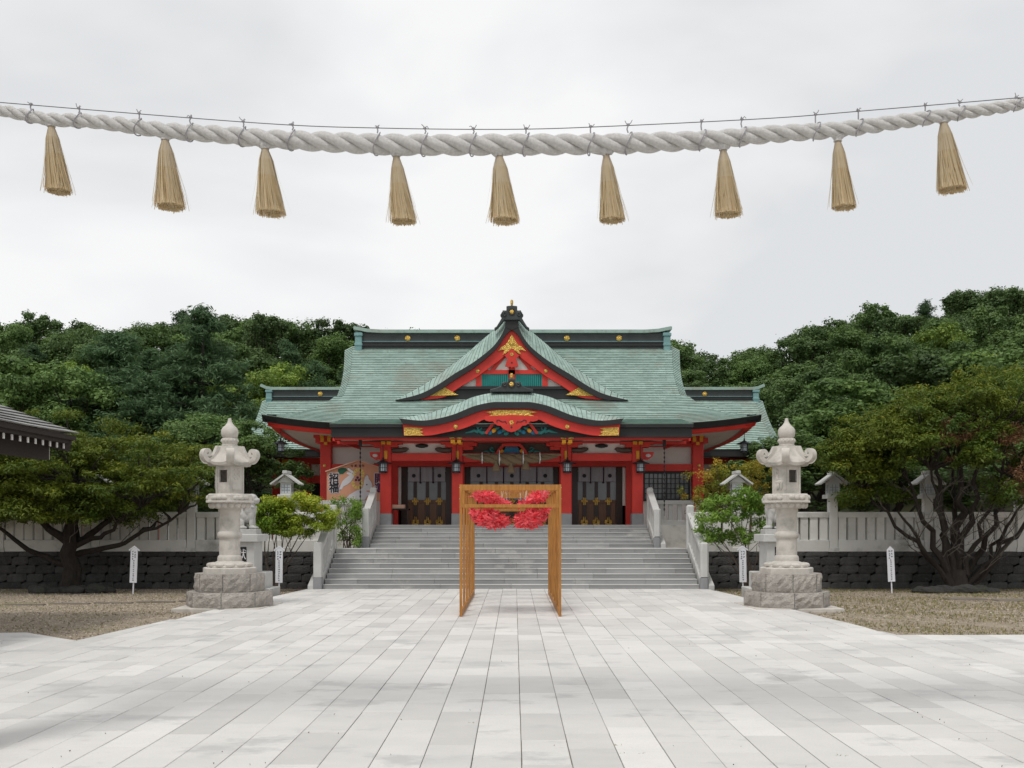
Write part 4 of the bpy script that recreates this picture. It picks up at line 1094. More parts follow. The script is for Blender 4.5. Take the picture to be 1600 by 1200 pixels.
# side hips
def side_pt(sg):
    def f(t, s):
        # t from gable foot to side eave, s along depth
        y0, y1 = lerp(36.7,34.5,t), lerp(2*YR-36.7,2*YR-34.5,t)
        Yf = lerp(36.7,34.5,t); X = interp(Yf, WYs, WWs); v = 2*s-1
        z0 = interp(Yf, PXs, PZs); ze = main_pt((YR-Yf)/6.5, 1)[2]
        z = z0 + (ze-z0)*abs(v)**3.2
        return (XC+sg*X, lerp(y0,y1,s), z)
    return f
for sg in (-1,1): m.surf(side_pt(sg), 18, 24, .02, rr)
roof = m.build('roof','copper',SH)
for sg in (-1,1):                            # gable ends under the verge
    part('gable_wall','vermilion', lambda m: m.prism_z([(0,0),(1,0),(1,1)],0,1) if False else [m.quad((XC+sg*6.3,Y0,6.0),(XC+sg*6.3,Y1,6.0),(XC+sg*6.3,Y1,interp(min(Y1,2*YR-Y1),PXs,PZs)-.12),(XC+sg*6.3,Y0,interp(min(Y0,2*YR-Y0),PXs,PZs)-.12)) for Y0,Y1 in [(36.7+.86*k,36.7+.86*(k+1)) for k in range(10)]])
# eave edge: black band, red band below it, pale soffit
def eave_line(n=40):
    L = []
    for i in range(n+1):                     # front, from -X to +X
        s = i/n; p = main_pt(1,s); L.append(Vector(p))
    return L
def side_line(sg, n=30): return [Vector(side_pt(sg)(1, i/n)) for i in range(n+1)]
def eave_band(nm, mt, z0, z1, inset, thick):
    m = MB(); Fl = eave_line(); n = len(Fl)
    def quadstrip(A):
        for a,b in zip(A[:-1],A[1:]): m.quad(a[0],b[0],b[1],a[1])
    rings = []
    for which in ('f','l','r'):
        L = Fl if which=='f' else side_line(-1 if which=='l' else 1)
        rowO, rowI = [], []
        for p in L:
            x = max(-8.67+inset, min(8.67-inset, p.x-XC)) + XC if which=='f' else p.x-(inset if p.x>XC else -inset)
            y = p.y+inset if which=='f' else max(34.5+inset, min(47.5-inset, p.y))
            q = Vector((x,y,p.z))
            inn = Vector((0,thick,0)) if which=='f' else Vector((thick if which=='l' else -thick,0,0))
            rowO.append((q+Vector((0,0,z1)), q+Vector((0,0,z0))+inn*.25)); rowI.append((q+Vector((0,0,z0))+inn*.25, q+Vector((0,0,z0))+inn))
        quadstrip(rowO); quadstrip(rowI)
        quadstrip([(a[0], a[0]+(Vector((0,thick,0)) if which=='f' else Vector((thick if which=='l' else -thick,0,0)))) for a in rowO])
    return m.build(nm, mt, SH)
eave_band('eave_edge','black_trim',-.215,.0,.0,.5)
eave_band('eave_band','vermilion',-.355,-.215,.16,.35)
m = MB(); n = 24                              # soffit: from the eave in to the wall plate
F = [Vector(main_pt(1,i/n)) for i in range(n+1)]
for a,b in zip(F[:-1],F[1:]):
    c_ = lambda p: (XC+max(-hw,min(hw,(p.x-XC)*hw/8.67)), WF+.1, 5.02)
    o = lambda p: (XC+(p.x-XC)*.975, p.y+.35, p.z-.33)
    m.quad(o(a),o(b),c_(b),c_(a))
for sg in (-1,1):
    Ls = [Vector(side_pt(sg)(1,i/n)) for i in range(n+1)]
    for a,b in zip(Ls[:-1],Ls[1:]):
        c_ = lambda p: (XC+sg*hw, min(47.1,max(WF+.1,lerp(WF+.1,47.1,(p.y-34.5)/13))), 5.02)
        o = lambda p: (p.x-sg*.35, lerp(34.85,47.15,(p.y-34.5)/13), p.z-.33)
        m.quad(o(a),o(b),c_(b),c_(a))
m.build('soffit','soffit',SH)
# ridge
def ridge(parent, Yc, x0, x1, zb, zt, ups, dots, dep=.5, ends=True):
    m = MB(); h = zt-zb
    m.box(x0,x1,Yc-dep*.5,Yc+dep*.5,zb-.3,zb+h*.80); b = m.build('ridge_body','copper_dark',parent)
    m = MB(); m.box(x0-.01,x1+.01,Yc-dep*.62,Yc+dep*.62,zb+h*.04,zb+h*.12); m.box(x0-.01,x1+.01,Yc-dep*.56,Yc+dep*.56,zb+h*.22,zb+h*.27); m.build('moulding','black_trim',b); m = MB(); m.box(x0-.01,x1+.01,Yc-dep*.53,Yc+dep*.53,zb+h*.30,zb+h*.335); m.build('moulding','copper_blue',b)
    m = MB(); N_ = 24; top = []
    for i in range(N_+1):
        f = i/N_; x = lerp(x0-ups[0], x1+ups[0], f); e = abs(2*f-1); z = zb+h*.80 + ups[1]*max(0,(e-.86)/.14)**1.6
        top.append((x,z))
    m.band([(x,z+h*.17) for x,z in top], top, Yc-dep*.7, Yc+dep*.7)
    m.band([(x,z+h*.25) for x,z in top], [(x,z+h*.17) for x,z in top], Yc-dep*.3, Yc+dep*.3); m.build('ridge_cap','copper',b)
    for x in dots:
        m = MB(); m.lathe([(0,0),(.115,0),(.115,.03),(.06,.055),(0,.06)], 16)
        for i,v in enumerate(m.v): m.v[i] = (x+v[0], Yc-dep*.5-.002-v[2], zb+h*.5+v[1])
        m.build('gold_boss','gold',b,False)
    if ends:
        for x in (x0,x1):
            sg = -1 if x == x0 else 1
            m = MB(); m.cbox(x-.14,x+.14,Yc-dep*.72,Yc+dep*.72,zb-.42,zb+h*.62,.03); m.cbox(x-.17,x+.17,Yc-dep*.78,Yc+dep*.78,zb+h*.62,zb+h*.80,.02); m.cbox(x-.16,x+.16,Yc-dep*.76,Yc+dep*.76,zb+h*.05,zb+h*.2,.02); m.build('ridge_end','copper_blue',b)
    return b
zb, zt = ZY(542,YR-.25), ZY(515.5,YR-.25)
ridge(SH, YR, XC-238*YR/S-.0, XC+240*YR/S, zb, zt, (.20,.14), [XC+d*YR/S for d in (-162,-85,85,166)], .55)

# ---- porch roof (the lower edge drawn forward over the stairs)
KX = 5.96
def porch_pt(t, s):
    Y = lerp(35.7, 32.6, t); X = (2*s-1)*KX
    za = interp(max(Y,34.5), PXs, PZs)
    z = za+.012 if Y >= 34.9 else lerp(interp(34.9,PXs,PZs)+.012, 5.155, ((34.9-Y)/2.3)**.85)
    return (XC+X, Y, z)
part('porch_roof','copper', lambda m: m.surf(porch_pt, 16, 30, .03, rr))
zf = 5.155
part('porch_eave_edge','black_trim', lambda m: (m.box(XC-KX, XC+KX, 32.6, 32.95, zf-.10, zf-.004), m.box(XC-KX+.03, XC+KX-.03, 32.70, 33.2, zf-.415, zf-.10),
     m.box(XC-KX+.03, XC-KX+.13, 33.2, 35.3, zf-.40, zf-.02), m.box(XC+KX-.13, XC+KX-.03, 33.2, 35.3, zf-.40, zf-.02)))
part('porch_band','vermilion', lambda m: m.box(XC-KX+.1, XC+KX-.1, 32.85, 33.1, zf-.475, zf-.415))
part('porch_ceiling','soffit', lambda m: m.box(XC-KX+.12, XC+KX-.12, 33.05, WF+.1, 4.745, 4.79))
for s_ in (-1,1):
    part('porch_purlin','vermilion', lambda m: m.box(*sorted((XC+s_*4.45, XC+s_*6.0)), 34.2, 34.4, 4.64, 4.743))

# ---- triangular dormer gable
GYp = 36.45; GB = GYp+.55
g_out = rs([(8.5,499),(16,507),(27.6,515.5),(47.5,532),(80,559.5),(133,598),(181,624.5)], 26)
g_bt = rs([(8.5,499.7),(10.6,511),(19,528),(33,545),(61.6,567),(90,584),(117,602),(145,616),(182,625)], 26)
g_bb = rs([(0,514.6),(10,524),(19,538),(33,553.5),(61.6,576),(90,594),(117,612),(142,623.5),(172,626)], 26)
g_rb = rs([(0,536),(12,556),(25,567),(40,578),(58,591),(80,604),(95,614),(108,621),(135,624.5)], 26)
def gp(pt, Y, s_): return (XC+s_*pt[0]*Y/S, Y, ZY(pt[1],Y))
for s_ in (-1,1):
    def verge(t, s):
        k = t*26; i = min(int(k),25); f = k-i
        a = Vector(gp(g_out[i],GB,s_)).lerp(Vector(gp(g_out[i+1],GB,s_)), f); b = Vector(gp(g_bt[i],GYp,s_)).lerp(Vector(gp(g_bt[i+1],GYp,s_)), f)
        p = a.lerp(b, s); p.z += .10*math.sin(math.pi*s)*(1-t)**.5; return p
    def behind(t, s):
        k = t*26; i = min(int(k),25); f = k-i
        a = Vector(gp(g_out[i],GB,s_)).lerp(Vector(gp(g_out[i+1],GB,s_)), f); return (a.x, lerp(YR-.2,GB,s), a.z)
    dv = part('dormer_verge','copper', lambda m: (m.surf(verge, 32, 4, 0, rr, gap=.10), m.surf(behind, 30, 4, .01, rr)))
    part('verge_seams','copper_dark', lambda m: m.surf(lambda t,s: Vector(verge(t,s))-Vector((0,0,.012)), 34, 2, 0, rr), dv)
    bb = [P_(s_*a,b,GYp) for a,b in g_bt]; b2 = [P_(s_*a,b,GYp) for a,b in g_bb]; b3 = [P_(s_*a,b,GYp+.12) for a,b in g_rb]; b2b = [P_(s_*a,b-1,GYp+.12) for a,b in g_bb]
    o = part('dormer_edge','black_trim', lambda m: m.band(bb, b2, GYp, GYp+.4)); fix_normals(o)
    o = part('bargeboard','vermilion', lambda m: m.band(b2b, b3, GYp+.12, GYp+.24)); fix_normals(o)
    # gold end plates and bosses
    e = part('gold_plate','gold', lambda m: m.prism([P_(s_*a,b,GYp+.1) for a,b in ((84,617),(97,610),(110,602),(107,608),(120,607),(138,619),(112,618.5))], GYp+.09, GYp+.12), o); fix_normals(e)
    m = MB(); m.lathe([(0,0),(.07,0),(.07,.02),(.03,.04),(0,.041)], 12); cx_, cz_ = P_(s_*53.5,579,GYp)
    for i,v in enumerate(m.v): m.v[i] = (cx_+v[0], GYp+.118-v[2], cz_+v[1])
    m.build('boss','gold',o)
o = part('dormer_edge_peak','black_trim', lambda m: m.prism([P_(a,b,GYp-.01) for a,b in ((-8.6,499),(8.6,499),(10.8,511),(0,515.5),(-10.8,511))], GYp-.012, GYp+.6)); fix_normals(o)
GW = GYp+.3
part('dormer_wall','plaster', lambda m: m.prism([P_(a,b,GW) for a,b in ((-108,606),(108,606),(0,530))], GW, GW+.1))
for (a,b,c_,d) in ((-52,52,578,584.5),(-56,-47.5,584.5,604),(47.5,56,584.5,604),(-5,5,574,604)):
    part('dormer_beam','vermilion', lambda m: bpx(m,a,b,c_,d,GW-.08,.075))
for s_ in (-1,1):
    part('dormer_strut','vermilion', lambda m: m.bar((X_(s_*7,GW),GW-.03,ZY(551,GW)),(X_(s_*31,GW),GW-.03,ZY(579,GW)),.06,.13))
    sl_ = part('slat_panel','black_trim', lambda m: bpx(m,*sorted((s_*5,s_*47.5)),584.6,603.5,GW-.03,.025))
    for k in range(14):
        d = 5.6+3.05*k; part('slat','teal', lambda m: bpx(m,*sorted((s_*d,s_*(d+2.2))),584.8,603.4,GW-.06,.035), sl_)
part('dormer_base','black_trim', lambda m: (bpx(m,-96,96,603.6,608,GW-.14,.4), bpx(m,-112,112,608,627,GW-.05,.3)))
# gold crown plate and pendant
o = part('gold_crown_plate','gold', lambda m: m.prism([P_(a,b,GYp) for a,b in ((0,522),(4,529),(9.5,538),(16,541),(21.5,548),(15,546),(11,546),(14.5,553.5),(8,550),(0,543.5),(-8,550),(-14.5,553.5),(-11,546),(-15,546),(-21.5,548),(-16,541),(-9.5,538),(-4,529))], GYp+.08, GYp+.12)); fix_normals(o)
part('gold_disc','gold', lambda m: m.ell((XC,GYp+.08,ZY(535,GYp)),(.11,.03,.11),12,6), o, True)
o = part('gable_pendant','vermilion', lambda m: m.prism([P_(a,b,GYp) for a,b in ((0,544),(11.5,555),(7,560),(8,564),(10.5,572),(5,573.5),(2.5,572.5),(0,574.5),(-2.5,572.5),(-5,573.5),(-10.5,572),(-8,564),(-7,560),(-11.5,555))], GYp+.04, GYp+.11)); fix_normals(o)
part('gold_flower','gold', lambda m: [m.ell((XC+.045*math.cos(k*1.047),GYp+.035,ZY(553.5,GYp)+.045*math.sin(k*1.047)),(.028,.015,.028),8,5) for k in range(6)], o)
part('diamond','black_trim', lambda m: m.prism([P_(a,b,GYp) for a,b in ((0,564.8),(1.5,566.5),(0,568.2),(-1.5,566.5))], GYp+.03, GYp+.045), o)
def onigawara(name, Y, outl, disc, tip, arms):
    o = part(name,'copper_dark', lambda m: m.prism([P_(a,b,Y) for a,b in mirror_prof(outl)], Y, Y+.28)); fix_normals(o)
    bv = o.modifiers.new('bevel','BEVEL'); bv.width = .025; bv.segments = 2
    part('gold_disc','gold', lambda m: m.ell((XC,Y-.01,ZY(disc[0],Y)),(disc[1],.035,disc[1]),14,6), o, True)
    part('disc_ring','black_trim', lambda m: m.lathe([(disc[1]*1.0,0),(disc[1]*1.45,0),(disc[1]*1.45,.02),(disc[1]*1.0,.02)],16) or [m.v.__setitem__(i,(XC+v[0],Y-.004-v[2],ZY(disc[0],Y)+v[1])) for i,v in enumerate(m.v)], o)
    part('gold_tip','gold', lambda m: m.lathe([(.03,0),(.05,.04),(.055,.14),(.042,.20),(.0,.22)],10,(XC,Y+.1,ZY(tip,Y))), o, True)
    for s_ in (-1,1):
        for (d,y,rad) in arms:
            part('scroll','copper_dark', lambda m: (m.tube([(X_(s_*d,Y)+s_*rad*k_*math.cos(a_), Y-.02, ZY(y,Y)+rad*k_*math.sin(a_)) for a_,k_ in [(2*math.pi*j/12, 1-.045*j) for j in range(17)]], .028, 6)), o, True)
    return o
onigawara('ridge_ornament', GYp-.1, [(0,477),(8.5,478),(8.5,485),(14.5,484.5),(15,489),(18.5,491.5),(15.5,496),(19,502),(24,510),(27.5,512),(27,516),(21,511),(12,500),(0,500)], (487.5,.085), 476.5, [(12,491,.09)])
part('dormer_ridge','copper', lambda m: m.box(XC-.2,XC+.2,GYp+.2,YR,ZY(500,GYp)-.3,ZY(497,GYp)))

# ---- undulating gable over the steps
KY = 32.3; KB = KY+.65
k_out = rs([(0,612.5),(20,613),(35,614.6),(60,620.3),(85,630.7),(124,643.7),(150,649.3),(175.5,653)], 30)
k_bt = rs([(0,628),(18,628),(33,628.7),(60,635),(92,648),(124,655.6),(146,656.9),(175.5,653.6)], 30)
k_bb = rs([(0,638.2),(16,638.2),(27,638.5),(48.5,642),(82,654.7),(112,663),(136,665.6),(170,662.4)], 30)
k_rb = rs([(0,653),(20,653),(43,655.5),(54,661),(76,669.5),(103,675.5),(125,679.8),(145,680.8),(168,680.3)], 30)
for s_ in (-1,1):
    def kv(t, s):
        k = t*30; i = min(int(k),29); f = k-i
        a = Vector(gp(k_out[i],KB,s_)).lerp(Vector(gp(k_out[i+1],KB,s_)), f); b = Vector(gp(k_bt[i],KY,s_)).lerp(Vector(gp(k_bt[i+1],KY,s_)), f)
        p = a.lerp(b, s); p.z += .05*math.sin(math.pi*s)*(1-t); return p
    def kb_(t, s):
        k = t*30; i = min(int(k),29); f = k-i
        a = Vector(gp(k_out[i],KB,s_)).lerp(Vector(gp(k_out[i+1],KB,s_)), f); return (a.x, lerp(36.4,KB,s), a.z)
    dv = part('porch_gable_verge','copper', lambda m: (m.surf(kv, 32, 4, 0, rr, gap=.10), m.surf(kb_, 24, 4, .01, rr)))
    part('verge_seams','copper_dark', lambda m: m.surf(lambda t,s: Vector(kv(t,s))-Vector((0,0,.012)), 34, 2, 0, rr), dv)
    o = part('porch_gable_edge','black_trim', lambda m: m.band([P_(s_*a,b,KY) for a,b in k_bt],[P_(s_*a,b,KY) for a,b in k_bb],KY,KY+.38)); fix_normals(o)
    o = part('porch_bargeboard','vermilion', lambda m: m.band([P_(s_*a,b-1,KY+.1) for a,b in k_bb],[P_(s_*a,b,KY+.1) for a,b in k_rb],KY+.1,KY+.2)); fix_normals(o)
    e = part('gold_plate','gold', lambda m: m.prism([P_(s_*a,b,KY) for a,b in ((138,668.5),(168,667),(168,680),(136,680.3),(143,677),(138,674.5),(145,672))],KY+.07,KY+.10), o); fix_normals(e)
    for (a,b) in ((77,85.5),(88.5,97)): part('gold_plate','gold', lambda m: bpx(m,*sorted((s_*a,s_*b)),669.5,685.5,KY+.5,.05,.5,.008), o)
    for (a,b) in ((79,85),(88.5,95)): part('end_cap','yellow', lambda m: bpx(m,*sorted((s_*a,s_*b)),687,692.5,KY+.55,.1), o)
    part('boss','gold', lambda m: m.ell((X_(s_*87.5,KY),KY+.09,ZY(666.5,KY)),(.075,.03,.075),12,6), o, True)
# face under the undulating gable: dark boards, carved waves, pendant
KW = KY+.42
o = part('porch_gable_wall','brown_board', lambda m: m.prism([P_(a,b,KW) for a,b in mirror_prof([(0,648),(40,650),(60,661),(80,673),(80,679.5)])] + [], KW, KW+.08)); fix_normals(o)
for s_ in (-1,1):
    part('wave_carving','green_paint', lambda m: (m.tube([(X_(s_*d,KW),KW-.05,ZY(y,KW)) for d,y in ((38,676),(46,676.5),(52,673),(53,668.5),(50,665.8),(46.5,667.5),(47.5,671),(50,671.5))],[.05,.06,.055,.045,.04,.03,.025,.015],8),
        m.tube([(X_(s_*d,KW),KW-.05,ZY(y,KW)) for d,y in ((52,675.5),(58,673),(64,675),(72,676.5))],[.05,.05,.04,.015],8)), o, True)
    part('strut','vermilion', lambda m: m.bar((X_(s_*27,KW),KW-.08,ZY(660,KW)),(X_(s_*40,KW),KW-.08,ZY(678,KW)),.1,.09), o)
    for (d,y,mt_) in ((22,668,'green_paint'),(28,673,'yellow'),(18,675,'blue_paint'),(12,672,'green_paint'),(33,676,'blue_paint'),(8,677,'green_paint')):
        part('carving',mt_, lambda m: m.ell((X_(s_*d,KW),KW-.04,ZY(y,KW)),(.10,.05,.07),9,6,Matrix.Rotation(s_*.6,3,'Y')), o, True)
o = part('porch_pendant','vermilion', lambda m: m.prism([P_(a,b,KY) for a,b in mirror_prof([(0,675),(6,673.5),(13,669.5),(17,665),(22,664.5),(27,661),(29,658),(34,658.5),(40,657),(43,654.5),(41,650),(0,648)][:-1]+[(0.0001,648)])], KY+.03, KY+.09)); fix_normals(o)
for s_ in (-1,1):
    part('scroll_line','print_black', lambda m: m.tube([(X_(s_*d,KY),KY+.027,ZY(y,KY)) for d,y in ((22.5,660),(23,657),(20,656),(16,658.5),(13,659),(9,658.5),(8,661.5))],.016,6), o, True)
part('gold_flower','gold', lambda m: [m.ell((XC+.05*math.cos(k*1.047),KY+.03,ZY(660.3,KY)+.05*math.sin(k*1.047)),(.032,.015,.032),8,5) for k in range(6)], o)
part('diamond','black_trim', lambda m: m.prism([P_(a,b,KY) for a,b in ((0,665.5),(1.7,667.5),(0,669.5),(-1.7,667.5))],KY+.02,KY+.035), o)
g = part('gold_crown_plate','gold', lambda m: m.prism([P_(a,b,KY) for a,b in mirror_prof([(0,640.5),(20,640.3),(41,643.5),(30,645.5),(28,646.5),(32,648),(41,652),(18,652.3),(6,651),(0,653.5)])],KY+.05,KY+.1)); fix_normals(g)
onigawara('ridge_ornament', KY+.35, [(0,591),(5,591.5),(6,597),(9,595.5),(14,598),(17,603),(24,606),(34,608),(33,612.5),(0,612.5)], (600.3,.085), 592.5, [(11,601,.075)])
part('porch_gable_ridge','copper', lambda m: m.box(XC-.25,XC+.25,KY+.6,36.6,ZY(613,KB)-.3,ZY(613,KB)+.02))

# ---- side wings behind
for s_ in (-1,1):
    lab = 'low wing of the shrine with green copper roof behind the maple shrub side' if s_ < 0 else 'low wing of the shrine with green copper roof behind the autumn shrub side'
    w = thing('shrine_wing', lab, 'building', (s_*9.5, 46, PZ), 0, 'wings of the shrine')
    def wing_pt(t, s, back=False):
        Y = lerp(48.2, 44.0, t); z = interp(t, [0,.25,.5,.75,1], [ZY(622,48.2), 7.25, 6.5, 5.85, ZY(702,44.0)])
        X = lerp(6.0, 11.95+.35*(t-.5)**2*1.4+.05, s)
        z += .12*max(0,(s-.7)/.3)**2*t - .15*max(0,(s-.93)/.07)**2
        return (XC+s_*X, 2*48.2-Y if back else Y, z)
    part('roof','copper', lambda m: (m.surf(wing_pt, 28, 16, .028, rr), m.surf(lambda t,s: wing_pt(t,s,True), 14, 8, .02, rr)), w)
    part('eave_edge','black_trim', lambda m: m.box(*sorted((XC+s_*6.0, XC+s_*11.95)), 44.02, 44.5, ZY(702,44)-.32, ZY(702,44)-.02), w)
    part('soffit','soffit', lambda m: m.box(*sorted((XC+s_*6.0, XC+s_*11.7)), 44.4, 46.0, ZY(702,44)-.28, ZY(702,44)-.22), w)
    x0, x1 = XC+s_*6.6, XC+s_*10.9
    part('wall','plaster', lambda m: m.box(*sorted((x0,x1)), 45.8, 50.5, PZ-.9, 5.1), w)
    part('beam','vermilion', lambda m: (m.box(*sorted((x0,XC+s_*11.4)), 45.5, 45.75, 4.62, 5.0), m.box(*sorted((x0,x1)), 45.68, 45.79, 3.75, 4.1)), w)
    for xx in (8.0, 9.4, 10.85): part('post','vermilion', lambda m: m.cbox(XC+s_*xx-.15, XC+s_*xx+.15, 45.55, 45.85, PZ-.9, 4.95, .02), w)
    part('window','interior', lambda m: m.box(*sorted((XC+s_*8.2, XC+s_*9.2)), 45.7, 45.78, 2.1, 3.74), w)
    part('bracket','vermilion', lambda m: m.box(*sorted((XC+s_*9.9, XC+s_*11.3)), 45.2, 45.45, 4.45, 4.85), w)
    for k in range(2): part('end_cap','yellow', lambda m: m.box(*sorted((XC+s_*(10.15+.42*k), XC+s_*(10.45+.42*k))), 45.12, 45.2, 4.3, 4.8), w)
    part('gable_wall','plaster', lambda m: m.prism_z([(XC+s_*10.9,44.8),(XC+s_*11.0,44.8),(XC+s_*11.0,51.6),(XC+s_*10.9,51.6)],5.0,5.4), w)
    x_end = XC+s_*11.72
    ridge(w, 48.2, min(XC+s_*5.5,x_end), max(XC+s_*5.5,x_end), ZY(626,48.0), ZY(605.5,48.0), (.42,.16), [XC+s_*(300)*48/S], .5)

# ---- straw rope over the entrance
sh = thing('straw_rope', 'dark twisted straw rope tied under a bamboo pole over the shrine entrance', 'rope', (XC, 33.95, ZY(715,33.95)))
SY = 33.85
q = MB(); q.tube([(X_(d,SY),SY,ZY(710.5,SY)) for d in (-77,-40,0,40,77)], .035, 8); q.build('bamboo_pole','bamboo',sh,True)
for k in range(3):
    path=[]; rad=[]
    for i in range(81):
        f = i/80; d = lerp(-72,72,f); e = 1-abs(2*f-1)**1.6; w = lerp(.03,.20,e); a = f*2*math.pi*2.4+k*2.094
        cy = ZY(713+5.5*e, SY); path.append((X_(d,SY), SY-math.sin(a)*w*.5, cy+math.cos(a)*w*.5)); rad.append(w*.6)
    q = MB(); q.tube(path, rad, 10); q.build('strand','straw_dark',sh,True)
for d in (-46,-19,18,44):
    q = MB(); w = .22 if abs(d)<30 else .16; q.tube([(X_(d,SY),SY-w*1.1*math.sin(a),ZY(714,SY)-.03+ (w*1.15)*math.cos(a)) for a in [2*math.pi*j/16 for j in range(17)]], .014, 5, False); q.bar((X_(d,SY),SY-.18,ZY(709,SY)),(X_(d+1,SY),SY-.2,ZY(720,SY)),.02,.03); q.build('tie','paper',sh)
for d,y in ((-24,725),(-1,728),(22,723)):
    q = MB(); q.lathe([(.06,.10),(.05,.02),(.10,-.06),(.15,-.2),(.16,-.24)][::-1],14,(X_(d,SY),SY-.08,ZY(y,SY))); q.build('tassel','straw_dark',sh,True)

# ---- hanging lanterns
def hang_lantern():
    t = thing('hanging_lantern','x','lantern',(0,0,0))
    q = MB(); q.lathe([(.31,0),(.30,.03),(.16,.07),(.10,.11),(.05,.13),(.02,.16)],6,(0,0,.31),.52); q.build('cap','bronze',t)
    q = MB(); q.lathe([(.14,0),(.15,.04),(.13,.06)],6,(0,0,0),.52); q.build('base','bronze',t)
    b = MB(); b.lathe([(.125,0),(.125,.25)],6,(0,0,.06),.52); gl = b.build('glass','lamp_glass',t)
    q = MB()
    for k in range(6):
        a = .52+k*math.pi/3; x,y = .135*math.sin(a),-.135*math.cos(a); q.bar((x,y,.05),(x,y,.32),.02,.02)
        a2 = a+math.pi/6; x,y = .119*math.sin(a2),-.119*math.cos(a2); q.bar((x,y,.06),(x,y,.31),.012,.012)
        x2,y2 = .135*math.sin(a+math.pi/3),-.135*math.cos(a+math.pi/3); x,y = .135*math.sin(a),-.135*math.cos(a); q.bar((x,y,.18),(x2,y2,.18),.014,.014)
    q.build('cage','bronze',t)
    q = MB(); q.tube([(0,0,.45),(0,0,.97)],.012,6); q.ell((0,0,.5),(.03,.03,.04),8,5); q.build('chain','bronze',t)
    return t
hl = hang_lantern(); f1 = True
for (px,py,Y,lab,scl,chn) in ((598.5,739,33.95,'small dark bronze lantern hanging at the porch column beside the rabbit plaque',1,.6),(713,739,33.95,'small dark bronze lantern hanging at the inner porch column on the plaque side',1,.6),
        (886.5,739,33.95,'small dark bronze lantern hanging at the inner porch column on the lattice window side',1,.6),(1001,739,33.95,'small dark bronze lantern hanging at the porch column beside the lattice window',1,.6),
        (438.5,707,35.6,'small dark bronze lantern hanging under the upturned eave on the rabbit plaque side',.95,.9),(1163,707,35.6,'small dark bronze lantern hanging under the upturned eave on the autumn shrub side',.95,.9)):
    t = hl if f1 else copy_tree(hl); f1 = False
    t.location = U(px,py,Y); t.scale = (scl,)*3; tag(t, lab, 'lantern', 'hanging bronze lanterns')
# rain chains
for (px,lab) in ((563,'black rain chain hanging in front of the rabbit plaque'),(1038,'black rain chain hanging before the lattice window')):
    Y = 33.3; t = thing('rain_chain', lab, 'rain chain', (XP(px,Y),Y,ZY(686,Y))); X = XP(px,Y)
    q = MB(); q.lathe([(.05,ZY(698,Y)),(.06,ZY(686,Y))],8,(X,Y,0)); q.build('funnel','black_trim',t)
    z = ZY(698,Y); k = 0
    q = MB()
    while z > PZ+.5:
        q.lathe([(.012,z-.13),(.032,z-.06),(.012,z)],6,(X,Y,0)); z -= .145
    q.tube([(X,Y,ZY(690,Y)),(X,Y,PZ+.3)],.008,5); q.build('links','black_trim',t)
# ---- fences along the podium edge
for s_ in (-1,1):
    lab = 'low white stone railing on the podium edge under the rabbit plaque' if s_<0 else 'low white stone railing on the podium edge under the lattice window'
    x0, x1 = XC+s_*4.98, XC+s_*7.8; a, b = min(x0,x1), max(x0,x1); t = thing('podium_railing', lab, 'railing', ((a+b)/2, 34.14, PZ))
    part('rail','white_stone', lambda m: m.cbox(a,b,34.06,34.24,PZ+.70,PZ+.84,.012), t)
    part('base','white_stone', lambda m: m.cbox(a,b,34.05,34.25,PZ-.002,PZ+.15,.012), t)
    for k in range(9): part('baluster','white_stone', lambda m: m.cbox(lerp(a,b,(k+.5)/9)-.08,lerp(a,b,(k+.5)/9)+.08,34.1,34.2,PZ+.145,PZ+.705,.008), t)
# ---- votive plaque with two rabbits
EY = 35.1
em = thing('votive_plaque', 'large salmon votive plaque painted with two white rabbits and 招福 開運', 'plaque', (XP(560,EY),EY,PZ))
def epx(a,b): p = U(a,b,EY); return (p.x,p.z)
part('board','ema_wood', lambda m: m.prism([epx(510.5,783),epx(609.5,783),epx(609.5,736),epx(560,719.5),epx(510.5,736)],EY,EY+.05), em)
eb = em.children[0]
part('eaves','ema_edge', lambda m: (m.bar((*U(508.5,736.6,EY-.02),),(*U(560.2,719,EY-.02),),.10,.03), m.bar((*U(611.5,736.6,EY-.02),),(*U(559.8,719,EY-.02),),.10,.03)), em)
for a in (520,600): part('leg','door_dark', lambda m: m.box(XP(a,EY)-.05,XP(a,EY)+.05,EY+.052,EY+.13,PZ,ZY(740,EY)), em)
def layer(nm, mt, polys, dy):
    m = MB()
    for pl in polys: m.prism([epx(a,b) for a,b in pl], EY-dy, EY+.002)
    o = m.build(nm, mt, eb); fix_normals(o); return o
def ellpoly(cx,cy,rx,ry,rot=0,n=20): return [(cx+rx*math.cos(a)*math.cos(rot)-ry*math.sin(a)*math.sin(rot), cy+rx*math.cos(a)*math.sin(rot)+ry*math.sin(a)*math.cos(rot)) for a in [2*math.pi*k/n for k in range(n)]]
big = [(538,781),(546,773),(556,767),(566,763),(568,757),(569,750),(571,744.5),(573.5,742),(575.5,744),(576.5,748.5),(579.5,752),(581.8,757.5),(581.5,763),(578,766),(571.5,766.8),(574,768.5),(582,770.5),(585,774),(580,775.5),(574,775),(570,781)]
small = [(530,765),(532,758.5),(535,752),(540,747),(546,742.5),(541,739.5),(543.5,737.6),(549,738.8),(542,732.5),(544.5,731),(551,735.5),(554.5,738.5),(554,744),(551.5,748),(548,753),(543,757),(537,760),(533.5,765)]
grow_ = lambda pl,k: [((a-sum(p[0] for p in pl)/len(pl))*k+sum(p[0] for p in pl)/len(pl), (b-sum(p[1] for p in pl)/len(pl))*k+sum(p[1] for p in pl)/len(pl)) for a,b in pl]
layer('outline','print_grey',[grow_(big,1.03),grow_(small,1.045)],.003)
layer('rabbit','print_white',[big],.006); layer('rabbit','print_white',[small],.006)
